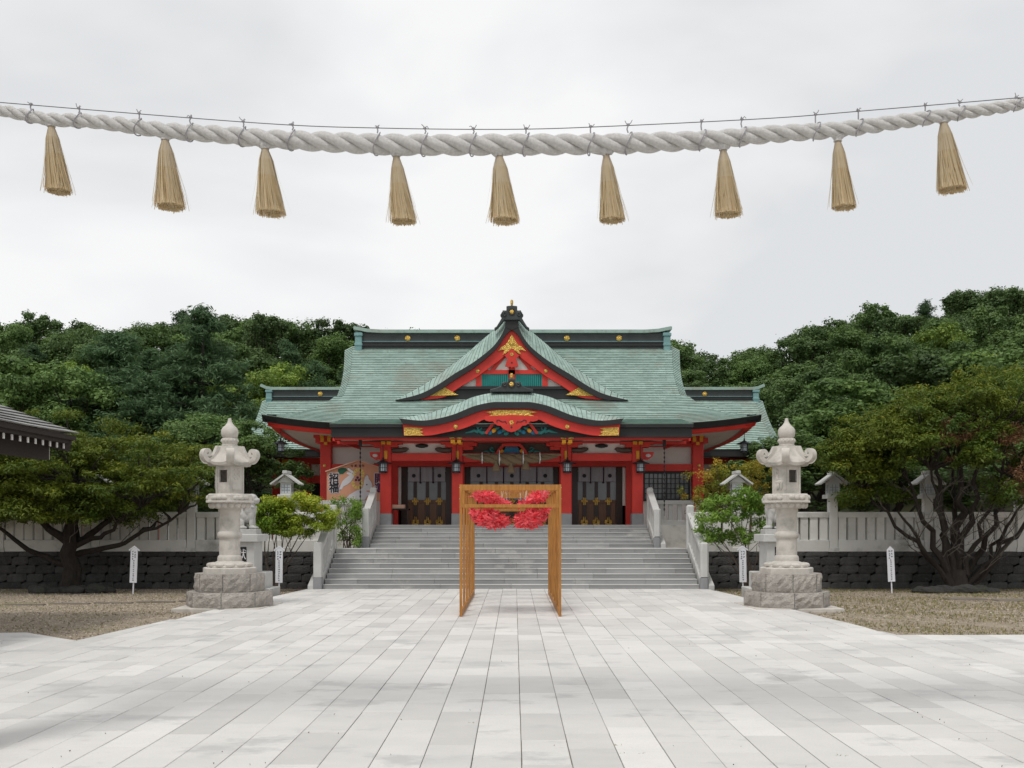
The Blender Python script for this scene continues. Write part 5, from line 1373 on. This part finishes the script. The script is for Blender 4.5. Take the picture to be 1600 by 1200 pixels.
layer('crop_leaves','print_green',[[(528,733),(533,731),(540,731.5),(544,734.5),(540,737),(536,740.5),(530,741),(528.5,737)]],.008)
for cx,cy,a0,a1 in ((560.5,740.5,-3.3,.5),(558.5,755,-.7,3.3)):
    pol = []
    for k in range(7):
        a = lerp(a0,a1,k/6); pol.append([(cx+4.2*math.cos(a-.18),cy+4.2*math.sin(a-.18)),(cx+9.2*math.cos(a-.24),cy+9.2*math.sin(a-.24)),(cx+9.2*math.cos(a+.24),cy+9.2*math.sin(a+.24)),(cx+4.2*math.cos(a+.18),cy+4.2*math.sin(a+.18))])
    layer('petals','print_yellow',pol,.009)
layer('crest','print_purple',[ellpoly(558.8,746.2,2,2),ellpoly(556.3,750,2,2),ellpoly(561,750.3,2,2)],.011)
layer('eye','print_black',[ellpoly(573.2,757.3,1.0,1.2)],.009); layer('eye','print_black',[ellpoly(550.6,740.2,.5,.6)],.009)
for ch,px,py,sz,mt_ in (('招',522,748,.36,'print_black'),('福',522,763.5,.36,'print_black'),('開',592.5,748,.36,'print_purple'),('運',592.5,763.5,.36,'print_purple'),('令',550,728.4,.10,'print_brown'),('和',556,728.2,.10,'print_brown'),('五',562,728.2,.10,'print_brown'),('年',567.5,728,.10,'print_brown')):
    p = U(px,py,EY)
    if sz > .2:
        glyph(ch, sz, 'print_white', eb, (p.x, EY-.006, p.z), 'lettering_edge', .028)
    glyph(ch, sz, mt_, eb, (p.x, EY-.009, p.z), 'lettering', .010 if sz > .2 else .002)

# ---- corner of the wash-pavilion roof at the edge of the picture
pv = thing('pavilion', 'weathered pavilion roof corner with grey shingles and white rafter ends', 'pavilion', (-11.2,17.0,0))
ex, ey, ez = -8.77, 20.0, 3.66
ridx, ridz = -11.6, 5.15
def pav_pt(t, s):
    y = lerp(ey, 12.0, s); yt = lerp(17.6, 14.4, s)
    up = .05*abs(2*s-1)**3
    return (lerp(ridx, ex, t), lerp(yt, y, t), lerp(ridz, ez+up, t)-.10*math.sin(math.pi*t))
part('roof','shingle', lambda m: (m.surf(pav_pt, 15, 30, .028, rr), m.surf(lambda t,s: (2*ridx-pav_pt(t,s)[0], *pav_pt(t,s)[1:]), 8, 6, .02, rr),
      m.surf(lambda t,s: (lerp(ridx-(2*s-1)*-.0,lerp(2*ridx-ex,ex,s),t), lerp(17.6,ey,t), lerp(ridz,ez+.05,t)-.10*math.sin(math.pi*t)),12,8,.02,rr)), pv)
part('eave_board','old_wood', lambda m: (m.box(ex-.10,ex-.03,12.1,ey-.03,ez-.10,ez-.004), m.box(ex-.18,ex-.09,12.1,ey-.09,ez-.17,ez-.09), m.box(2*ridx-ex,ex-.1,ey-.18,ey-.06,ez-.16,ez-.0)), pv)
for k in range(26):
    y = 19.72-.29*k
    b = part('rafter','old_wood', lambda m: m.bar((ex-.17,y,ez-.225),(ex-1.6,y,ez+.12),.055,.09), pv)
    part('rafter_end','white_paint', lambda m: m.box(ex-.172,ex-.155,y-.028,y+.028,ez-.275,ez-.175), b)
part('soffit_board','old_wood', lambda m: m.quad((ex-.2,12.2,ez-.16),(ex-.2,ey-.2,ez-.16),(ex-2.6,17.8,ez+.5),(ex-2.6,14.2,ez+.5)), pv)
part('eave_beam','old_wood', lambda m: m.cbox(ex-.62,ex-.46,12.3,ey-.25,ez-.50,ez-.20,.01), pv)
part('beam_end','white_paint', lambda m: m.box(ex-.475,ex-.458,ey-.262,ey-.246,ez-.49,ez-.21), pv)
part('corner_rafter','old_wood', lambda m: m.bar((ex-.10,ey-.14,ez-.22),(ex-1.9,ey-1.7,ez+.25),.10,.22), pv)
for y in (13.6,18.4):
    for x in (-10.55,-12.7): part('post','old_wood', lambda m: m.cbox(x-.11,x+.11,y-.11,y+.11,-.05,ez-.1,.015), pv)
for x in (-10.55,-12.7): part('beam','old_wood', lambda m: m.box(x-.09,x+.09,12.6,19.4,ez-.32,ez-.08), pv)
# things glimpsed through the fence: red and white banners on the terrace
rb = random.Random(8)
for k,(px,c_) in enumerate(((22,'paper'),(38,'red_paint'),(128,'red_paint'),(228,'paper'),(243,'red_paint'),(262,'paper'),(275,'paper'))):
    Y = 33.2; X = XP(px,Y); t = thing('fortune_stand' if False else 'banner', 'red banner on the terrace glimpsed between the fence slabs' if c_=='red_paint' else 'white banner on the terrace glimpsed between the fence slabs','banner',(X,Y,1.03),0,'banners behind the fence')
    part('pole','bamboo', lambda m: m.tube([(X-.17,Y,1.0),(X-.17,Y,2.3)],.015,6), t)
    part('cloth',c_, lambda m: m.box(X-.155,X+.12,Y-.004,Y+.004,1.3,2.28), t)
# ================================================================ TREES AND SHRUBS
def leaf_object(name, mt, P, N, size, asp, tone, parent, rng, fold=.25):
    """many small leaves: P positions, N facing directions (numpy arrays)"""
    n = len(P)
    N = N / np.linalg.norm(N, axis=1, keepdims=True)
    ref = rng.normal(size=(n,3)); T = np.cross(N, ref); T /= np.linalg.norm(T, axis=1, keepdims=True)
    B = np.cross(N, T); s = size*(.65+.7*rng.random((n,1)))
    L = T*s*.5; Wd = B*s*.5*asp
    V = np.empty((n,4,3)); V[:,0] = P-L; V[:,1] = P+Wd+N*s*fold*.3; V[:,2] = P+L; V[:,3] = P-Wd+N*s*fold*.3
    off = np.array([0.,0.,0.]); q = parent
    while q is not None: off += np.array(q.location); q = q.parent
    V = (V-off).reshape(-1,3)
    me = bpy.data.meshes.new(name); me.vertices.add(4*n); me.vertices.foreach_set('co', V.ravel())
    me.loops.add(4*n); me.loops.foreach_set('vertex_index', np.arange(4*n)); me.polygons.add(n)
    me.polygons.foreach_set('loop_start', np.arange(n)*4); me.update(calc_edges=True)
    at = me.attributes.new('tone','FLOAT','FACE'); at.data.foreach_set('value', np.clip(tone,0,1).astype(np.float32))
    me.materials.append(MAT[mt]); o = bpy.data.objects.new(name, me); C.objects.link(o); o.parent = parent
    return o
def clump_leaves(cent, rad, cnt, rng, up=.5, jitter=.45, shell=.55):
    """leaves spread through ellipsoidal clumps: returns P,N,clump index"""
    idx = np.repeat(np.arange(len(cent)), cnt); n = len(idx)
    d = rng.normal(size=(n,3)); d /= np.linalg.norm(d,axis=1,keepdims=True)
    r = shell+(1-shell)*rng.random((n,1)); r = r*(.7+.45*rng.random((n,1)))*(1+.55*rng.random((n,1))**5)
    P = cent[idx]+d*r*rad[idx]; N = d+rng.normal(size=(n,3))*jitter; N[:,2] += up
    return P, N, idx
def limb(m, a, b, r0, r1, rng, sag=.0, n=6, wig=.06):
    a, b = Vector(a), Vector(b); L = (b-a).length; pts = []; rad = []
    for i in range(n+1):
        f = i/n; p = a.lerp(b,f); k = math.sin(math.pi*f)
        p += Vector((rng.normal(),rng.normal(),rng.normal()))*wig*L*k*.5; p.z += sag*L*k
        pts.append(p); rad.append(lerp(r0,r1,f))
    m.tube(pts, rad, 7); return pts
# ---- forest prototypes
def broadleaf(seed, Hh, R, mt, nc=120, per=170, leaf=.205, squash=1.0):
    rng = np.random.default_rng(seed)
    t = thing('broadleaf_tree','x','tree',(0,0,0))
    # crown built of overlapping boughs, each a cluster of clumps
    nb = 15; cents = []
    for k in range(nb):
        a = rng.uniform(0,2*np.pi); f = rng.random()**.6; z = rng.uniform(.36,.92); w = math.sqrt(max(.05,1-((z-.55)/.5)**2))
        c = np.array([math.cos(a)*R*f*w*.78, math.sin(a)*R*f*w*.78, Hh*z])
        for j in range(nc//nb):
            d = rng.normal(size=3); d /= np.linalg.norm(d); d[2] = abs(d[2])*.9-.15
            cents.append(c+d*R*.36*rng.uniform(.5,1.1))
    cents = np.array(cents); rad = np.stack([rng.uniform(.4,1.05,len(cents))*R*.21]*3,1); rad[:,2] *= .72*squash
    P,N,idx = clump_leaves(cents, rad, per, rng, .55)
    ct = rng.random(len(cents))
    tone = .30*ct[idx]+.70*rng.random(len(idx)) - .12
    m = MB(); tp = limb(m,(0,0,-1),(rng.normal()*.2,rng.normal()*.2,Hh*.62),.17*R/3+.06,.07,rng,0,8,.03)
    for k in range(9):
        c = cents[rng.integers(len(cents))]; s0 = tp[rng.integers(3,8)]; limb(m,s0,c,.07,.02,rng,.05,5)
    m.build('trunk','bark',t,True)
    leaf_object('crown',mt,P,N,leaf,.62,tone,t,rng)
    return t
def pine(seed, Hh, R, mt):
    rng = np.random.default_rng(seed); t = thing('pine_tree','x','tree',(0,0,0)); m = MB()
    limb(m,(0,0,-1),(0,0,Hh*.97),.2,.03,rng,0,10,.01); cents=[]; rads=[]
    lv = 15
    for k in range(lv):
        f = k/(lv-1); z = Hh*lerp(.22,.97,f); r = R*(1-f)**.75*rng.uniform(.8,1.1)+.25
        for j in range(int(lerp(8,4,f))):
            a = rng.uniform(0,6.283); e = np.array([math.cos(a)*r,math.sin(a)*r,z+r*.18+rng.normal()*.15]); limb(m,(0,0,z-.2),e,.05,.012,rng,-.03,4)
            for g in (.4,.7,1.0):
                cents.append(np.array([e[0]*g,e[1]*g,lerp(z,e[2],g)])+rng.normal(size=3)*.14); s_ = rng.uniform(.45,.7); rads.append([s_,s_,s_*.5])
    P,N,idx = clump_leaves(np.array(cents),np.array(rads),90,rng,.4,.8,.2)
    ct = rng.random(len(cents)); m.build('trunk','bark',t,True)
    leaf_object('crown',mt,P,N,.26,.22,.35*ct[idx]+.6*rng.random(len(idx)),t,rng); return t
protos = [broadleaf(1,12,3.9,'leaf_dark'), broadleaf(2,12,3.5,'leaf_mid'), broadleaf(3,12,4.2,'leaf_dark',135,160), broadleaf(4,12,3.4,'leaf_lime',105,160), broadleaf(6,12,3.8,'leaf_mid',120,160,.225)]
pines = [pine(11,12,3.0,'leaf_pine'), pine(12,12,2.6,'leaf_pine')]
LAB = {0:'rounded dark green broadleaf tree in the woods behind the shrine', 1:'mid green broadleaf tree in the woods behind the shrine', 2:'broad dark green broadleaf tree in the woods behind the shrine',
       3:'bright lime green broadleaf tree in the woods behind the shrine', 4:'large-leaved mid green tree in the woods behind the shrine', 5:'dark green pine with drooping tufts in the woods behind the shrine', 6:'slender dark green pine in the woods behind the shrine'}
GRP = {k: 'woods behind the shrine: '+v.split(' in the woods')[0] for k,v in LAB.items()}
used = set(); rt = random.Random(77); ALLP = protos+pines
def plant(kind, X, Y, ztop=None, sc_=None, zbase=None, label=None, rz=None, wide=1.0):
    z = hill_z(X,Y) if zbase is None else zbase
    s_ = sc_ if sc_ else max(.35,(ztop-z)/12.0)
    p = ALLP[kind]
    t = p if kind not in used else copy_tree(p); used.add(kind)
    t.location = (X,Y,z); t.rotation_euler = (0,0,rt.uniform(0,6.28) if rz is None else rz); w = s_**.5*rt.uniform(.88,1.15)*wide; t.scale = (w*rt.uniform(.9,1.1),w*rt.uniform(.9,1.1),s_)
    tag(t, label or LAB[kind], 'tree', GRP[kind] if not label else None)
    if label and 'group' in t: del t['group']
    return t
for (Y, step, offy, j) in ((93,4.4,7,5),(84,3.7,0,6),(77,4.3,14,10),(70,4.6,38,14),(63,4.6,66,16),(56.5,4.4,98,18)):
    X = -52.0*Y/84
    while X < 52*Y/84:
        px = VX+X*S/Y; x2 = X+rt.uniform(-.7,.7)
        hid = 560 < px < 1040
        if not (hid and Y < 83) and not (Y < 60 and abs(X) < 15.5):
            ty = interp(VX+x2*S/Y, TOPX, TOPY)+offy+(2 if 1030 < VX+x2*S/Y < 1225 else 0)+rt.uniform(-j*.4,j)
            if Y >= 83: ty += rt.uniform(-3,6)
            kind = rt.choices((0,1,2,3,4,5), (5,2.4,5,.5,2.2,.7) if px < 800 else (3.5,4,3,.8,4,.35))[0]
            if Y < 72: kind = rt.choices((0,1,2,3,4,5,6),(2,4,2,1.3,3,2.2 if px<800 else .3,1 if px<800 else .2))[0]
            plant(kind, x2, Y+rt.uniform(-1.6,1.6), ZY(ty,Y))
        X += step*rt.uniform(.85,1.15)
# trees standing out in front of the woods
plant(5, XP(318,52), 52, ZY(481,52), wide=1.35, label='tallest dark pine with twin tip rising above the woods behind the tall stone lantern')
plant(5, XP(278,53), 53, ZY(545,53), wide=1.4)
plant(6, XP(185,54), 54, ZY(520,54), wide=1.3)
plant(5, XP(225,50), 50, ZY(590,50), wide=1.4)
plant(4, XP(60,53), 53, ZY(560,53)); plant(1, XP(130,52), 52, ZY(565,52)); plant(3, XP(118,60), 60, ZY(560,60))
plant(4, XP(10,50), 50, ZY(585,50)); plant(3, XP(400,56), 56, ZY(575,56)); plant(3, XP(480,62), 62, ZY(588,62)); plant(3, XP(445,60), 60, ZY(560,60))
plant(1, XP(300,40), 40, ZY(652,40), zbase=1.02, label='leafy green tree on the terrace behind the fence lamp and a stone lantern')
plant(4, XP(392,41.5), 41.5, ZY(650,41.5), zbase=1.02, label='glossy green tree on the terrace close to the wing with the yellow bracket')
plant(1, XP(345,43.5), 43.5, ZY(640,43.5), zbase=1.02, label='bushy green tree on the terrace between two other trees behind the lantern')
plant(2, XP(245,42), 42, ZY(700,42), zbase=1.02, wide=1.5, label='low dark green tree on the terrace behind the spreading yew')
plant(0, XP(60,42), 42, ZY(690,42), zbase=1.02, wide=1.5, label='low dark tree on the terrace beyond the outer end of the fence')
plant(1, XP(1260,50), 50, ZY(640,50), wide=1.3); plant(4, XP(1350,51), 51, ZY(590,51), wide=1.3); plant(0, XP(1450,51), 51, ZY(560,51), wide=1.2); plant(4, XP(1560,50), 50, ZY(540,50), wide=1.3)
plant(3, XP(1480,66), 66, ZY(505,66)); plant(2, XP(1290,40), 40, ZY(690,40), zbase=1.02, wide=1.4, label='dark bushy tree on the terrace behind the lamp post beside the upright yew')
plant(1, XP(1225,44), 44, ZY(668,44), zbase=1.02, wide=1.2, label='leafy green tree on the terrace beside the wing behind the autumn shrub')
plant(0, XP(1400,39), 39, ZY(720,39), zbase=1.02, wide=1.6, label='low dark tree on the terrace behind the upright yew'); plant(2, XP(1530,40), 40, ZY(715,40), zbase=1.02, wide=1.6, label='low dark tree on the terrace behind the outer lamp post')
for p in ALLP:
    pass

# ---- the two yews in the beds
def yew(label, X, Y, seed, pads, stems, mt, dead=0, rust=()):
    rng = np.random.default_rng(seed); z0 = bed_z(Y)-.05
    t = thing('yew_tree', label, 'tree', (X,Y,z0)); m = MB(); base = Vector((X,Y,z0))
    tips = []
    for (dx,dy,h,r0,r1,zs) in stems:
        tips.append(limb(m, base+Vector((rng.normal()*.06,rng.normal()*.06,zs)), base+Vector((dx,dy,h)), r0, r1, rng, -.05 if zs > .5 else .02, 10, .05))
    m.lathe([(.42,-.05),(.33,.10),(.27,.35),(.25,.7)],12,(X,Y,z0))
    nodes = [p for l in tips for p in l[3:]]
    cents, rads = [], []
    for (c,r) in pads:
        c = Vector(c); best = min(nodes, key=lambda p: (p-c).length + (1.5 if p.z > c.z+.2 else 0)); limb(m, best, c+Vector((0,0,-r[2]*.3)), .045, .012, rng, .04, 5, .08)
        k = 6
        for j in range(k):
            d = rng.normal(size=3)*np.array([.48,.48,.35]); cents.append(np.array(c)+d*np.array(r)); rads.append(np.array(r)*rng.uniform(.4,.62))
    cents = np.array(cents); rads = np.array(rads)
    P,N,idx = clump_leaves(cents, rads, 105, rng, .9, .6, .25)
    ct = rng.random(len(cents)); pt = np.repeat(rng.random(len(pads)),6); rust_i = np.zeros(len(cents),bool)
    for q in rust:
        rust_i |= (np.linalg.norm(cents-np.array(q[:3]),axis=1) < q[3])
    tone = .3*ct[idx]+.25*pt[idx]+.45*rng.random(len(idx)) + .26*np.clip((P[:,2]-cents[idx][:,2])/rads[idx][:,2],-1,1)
    g = ~rust_i[idx]
    m.build('trunk','bark',t,True)
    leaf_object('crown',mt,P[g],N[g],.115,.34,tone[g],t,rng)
    if rust: leaf_object('rusty_foliage','leaf_rust',P[~g],N[~g],.10,.3,rng.random((~g).sum()),t,rng)
    if dead:
        m = MB()
        def twig(p, d, L, r_, dep):
            e = p+d*L; pts = [p, p.lerp(e,.5)+Vector(rng.normal(size=3)*L*.08), e]; m.tube(pts,[r_,r_*.75,r_*.5],5)
            if dep:
                for k in range(2 if dep > 1 else 3):
                    d2 = (d+Vector(rng.normal(size=3)*.55)+Vector((0,0,.1))).normalized(); twig(pts[1].lerp(e,rng.random()), d2, L*rng.uniform(.5,.75), r_*.55, dep-1)
        for k in range(dead):
            l = tips[rng.integers(len(tips))]; p = l[rng.integers(3,9)]; a = rng.uniform(0,6.28)
            twig(p, Vector((math.cos(a)*.7,-abs(math.sin(a))*.7,rng.uniform(.3,.9))).normalized(), rng.uniform(.5,.95), .018, 3)
        tag(m.build('dead_twigs','bark_dead',t), kind='stuff')
    return t
ry = random.Random(31)
lx, ly = XP(112,29.2), 29.2
pads = []
for k in range(205):                          # broad dome in flat layers
    a = ry.uniform(0,6.283); f = math.sqrt(ry.random()); x = math.cos(a)*f*4.2; y = math.sin(a)*f*2.6
    top = 5.12-1.35*f**3-.25*abs(math.sin(3*a)); tiers = [2.2+.25*(1-f), 2.85, 3.45, 4.05, 4.6, 5.1]; z = min(ry.choice([q for q in tiers if q <= top+.1] or [2.3]), top)+ry.uniform(-.26,.2)
    rx = ry.uniform(.55,.95); pads.append(((lx+x-.1, ly+y, z),(rx,rx*.9,ry.uniform(.22,.34))))
yew('dark green yew with wide flat crown and low sweeping limbs in the gravel bed', lx, ly, 5, pads,
    [(.15,.1,3.6,.30,.08,-.1),(-1.5,-.3,2.9,.14,.05,1.5),(1.7,.3,2.9,.13,.04,1.4),(-2.7,.0,2.3,.12,.03,.75),(3.2,-.1,2.35,.10,.03,1.1),(.6,-.9,3.1,.13,.04,1.6),(-.5,.8,3.3,.14,.04,1.5),(2.3,-.7,2.55,.09,.03,1.3)], 'leaf_yew', 7)
rx_, ry_ = XP(1497,29.2), 29.2
pads = []
def zone(n, x0, x1, y0, y1, d0, d1, w0=.45, w1=.8):
    for k in range(n):
        px, Yp = ry.uniform(x0,x1), ry_+ry.uniform(d0,d1); f = (px-(x0+x1)/2)/((x1-x0)/2)
        p = U(px, lerp(y0+(y1-y0)*.45*f*f, y1, ry.random()), Yp); w = ry.uniform(w0,w1); pads.append((tuple(p),(w,w*.9,ry.uniform(.28,.42))))
zone(46,1372,1520,612,712,-1.7,1.8); zone(52,1480,1680,575,705,-1.6,2.0); zone(22,1335,1410,682,780,-1.5,1.2); zone(12,1292,1345,685,732,-1.0,1.2,.4,.6); zone(16,1310,1420,650,715,-1.2,1.5); zone(28,1560,1690,690,780,-1.4,1.6); zone(7,1498,1535,690,728,-1.9,-1.2,.35,.5)
yew('tall yew with vase of bare upright stems and rust-brown patches in the grass bed', rx_, ry_, 6, pads,
    [(.1,.2,4.4,.20,.05,-.1),(-.6,.1,4.0,.14,.04,-.1),(.6,-.1,4.1,.14,.04,-.1),(-1.6,-.2,3.4,.13,.03,-.1),(1.7,.1,3.3,.13,.03,-.1),(-2.6,.1,2.9,.10,.03,-.1),(2.6,-.2,2.8,.12,.03,-.1),(-1.0,-.5,3.6,.10,.03,-.1),(1.0,-.6,3.5,.10,.03,-.1),(.2,.8,3.9,.13,.04,-.1),(-2.0,-.6,2.4,.09,.03,-.1),(2.2,.5,2.7,.09,.03,-.1),(1.6,-.6,1.9,.09,.03,-.1)], 'leaf_yew_right', 44,
    rust=[(*U(1478,688,28.2),.7),(*U(1580,710,28.3),.85),(*U(1528,668,28.3),.42),(*U(1590,742,28.2),.6)])
# stones ringing the trunks
def rocks(px0, px1, py, n, seed, label, group):
    r = random.Random(seed)
    for k in range(n):
        Y = 28.55+r.uniform(-.12,.12); X = XP(lerp(px0,px1,(k+.5)/n)+r.uniform(-3,3), Y); m = MB(); s_ = r.uniform(.20,.32)
        m.ell((X,Y,bed_z(Y)+.06),(s_*1.25,s_*.8,s_*.62),12,8)
        for i,v in enumerate(m.v):
            d = Vector(v)-Vector((X,Y,bed_z(Y)+.06)); f = 1+.42*mnoise.noise(Vector(v)*3.1)+.15*mnoise.noise(Vector(v)*9); m.v[i] = tuple(Vector((X,Y,bed_z(Y)+.06))+d*f)
        tag(m.build('rock','rock'), label, 'rock', group)
rocks(52,178,918,7,1,'dark mossy rock in the low ring at the foot of the spreading yew','rocks round the spreading yew')
rocks(1425,1560,920,7,2,'dark mossy rock in the low ring at the foot of the upright yew','rocks round the upright yew')

# ---- shrubs
def shrub(name, label, X, Y, z0, cl, mt, leaf, asp, per, seed, stems=8, up=.5, tfun=None, stem_r=.022, jit=.5, shell=.35, lean=0):
    rng = np.random.default_rng(seed); t = thing(name, label, 'shrub', (X,Y,z0)); m = MB()
    cents = np.array([c for c,_ in cl]); rads = np.array([r for _,r in cl])
    for k in range(stems):
        c = cents[rng.integers(len(cents))]; b = Vector((X+rng.normal()*.09,Y+rng.normal()*.07,z0-.05)); mid = b.lerp(Vector(c),.45)+Vector((rng.normal()*.1,rng.normal()*.08,.12))
        pts = smoothpts([tuple(b),tuple(mid),tuple(c)],8); m.tube(pts,[lerp(stem_r,.007,i/8) for i in range(9)],6)
        for j in range(3):
            c2 = cents[rng.integers(len(cents))]; p = pts[rng.integers(3,7)]
            if (Vector(c2)-p).length < 1.0: limb(m,p,c2,.01,.004,rng,.03,4)
    m.build('stems','stem',t,True)
    P,N,idx = clump_leaves(cents,rads,per,rng,up,jit,shell)
    ct = rng.random(len(cents)); tone = .35*ct[idx]+.5*rng.random(len(idx))
    if tfun is not None: tone = tone+tfun(P)
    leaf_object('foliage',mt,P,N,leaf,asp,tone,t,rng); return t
rs_ = random.Random(14)
# maple at the left of the stairs
Y = 29.0; cl = []
for k in range(115):
    px = rs_.uniform(395,516); f = (px-455)/60; y = lerp(772+20*f*f, 838-12*abs(f), rs_.random()); p = U(px,y,Y); w = rs_.uniform(.16,.26)
    cl.append(((p.x,Y+rs_.uniform(-.55,.55),p.z),(w*1.2,w*1.1,w*.6)))
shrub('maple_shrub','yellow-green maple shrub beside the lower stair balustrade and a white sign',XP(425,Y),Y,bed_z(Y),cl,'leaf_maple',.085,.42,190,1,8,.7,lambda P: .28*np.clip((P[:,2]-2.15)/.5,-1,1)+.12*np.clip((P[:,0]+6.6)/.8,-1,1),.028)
# glossy long-leaved shrub at the right
cl = []
for k in range(70):
    px = rs_.uniform(1096,1216); f = (px-1160)/58; y = lerp(766+18*f*f, 848-6*abs(f), rs_.random()); p = U(px,y,Y); w = rs_.uniform(.16,.27)
    cl.append(((p.x,Y+rs_.uniform(-.5,.5),p.z),(w*1.1,w,w*.75)))
shrub('glossy_shrub','glossy green long-leaved shrub with bare lower stems beside a white sign',XP(1176,Y),Y,bed_z(Y),cl,'leaf_shrub',.13,.30,85,2,11,.5,None,.024)
# autumn shrub on the terrace
Y = 32.6; cl = []
for k in range(210):
    px = rs_.triangular(1060,1220,1160); top = interp(px,[1060,1085,1100,1118,1140,1155,1175,1195,1215],[760,728,742,716,722,735,718,712,735]); y = lerp(top, 812, rs_.random()**.85); p = U(px,y,Y); w = rs_.uniform(.12,.24)
    cl.append(((p.x,Y+rs_.uniform(-.6,.7),p.z),(w,w,w*.9)))
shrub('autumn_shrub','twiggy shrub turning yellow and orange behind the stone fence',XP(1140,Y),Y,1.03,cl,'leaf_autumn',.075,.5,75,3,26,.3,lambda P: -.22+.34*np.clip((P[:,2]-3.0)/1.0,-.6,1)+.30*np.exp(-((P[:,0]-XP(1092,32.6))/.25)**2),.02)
# bush between the two balustrades, pale-leaved
Y = 31.9; cl = []
for k in range(46):
    px = rs_.uniform(516,584); y = lerp(interp(px,[516,540,560,584],[782,770,776,800]), 852, rs_.random()); p = U(px,y,Y); w = rs_.uniform(.13,.22)
    cl.append(((min(p.x,XC-4.95),Y+rs_.uniform(-.35,.45),max(p.z,1.2)),(w,w,w)))
shrub('terrace_bush','green bush growing beside the stair landing below the rabbit plaque',XP(545,Y)-.05,Y,1.03,cl,'leaf_shrub',.075,.45,75,4,10,.4)
# small weeds in the paving joints and at the bed edges
def weed(X, Y, n, label, seed):
    r = random.Random(seed); m = MB()
    for k in range(n):
        a = r.uniform(0,6.28); bx, by = X+r.gauss(0,.018), Y+r.gauss(0,.006); l = r.uniform(.010,.022); w = .004
        k0 = len(m.v); m.v += [(bx-w,by,.008),(bx+w,by,.008),(bx+math.cos(a)*l,by+math.sin(a)*l,.012+l*.7)]; m.face((k0,k0+1,k0+2), r.random())
    tag(m.build('weed','grass'), label, 'weed', 'weeds in the paving')
for k,(px,py) in enumerate(((963,1167),(975,1180),(1308,1183),(1317,1184),(736,1132),(1000,1180))):
    p = UG(px,py); weed(p.x,p.y,7,'tiny green weed growing in a paving joint',k)
# tidy: prototypes that were never planted are removed
for i, p in enumerate(ALLP):
    if i not in used:
        for ch in list(p.children): bpy.data.objects.remove(ch)
        bpy.data.objects.remove(p)
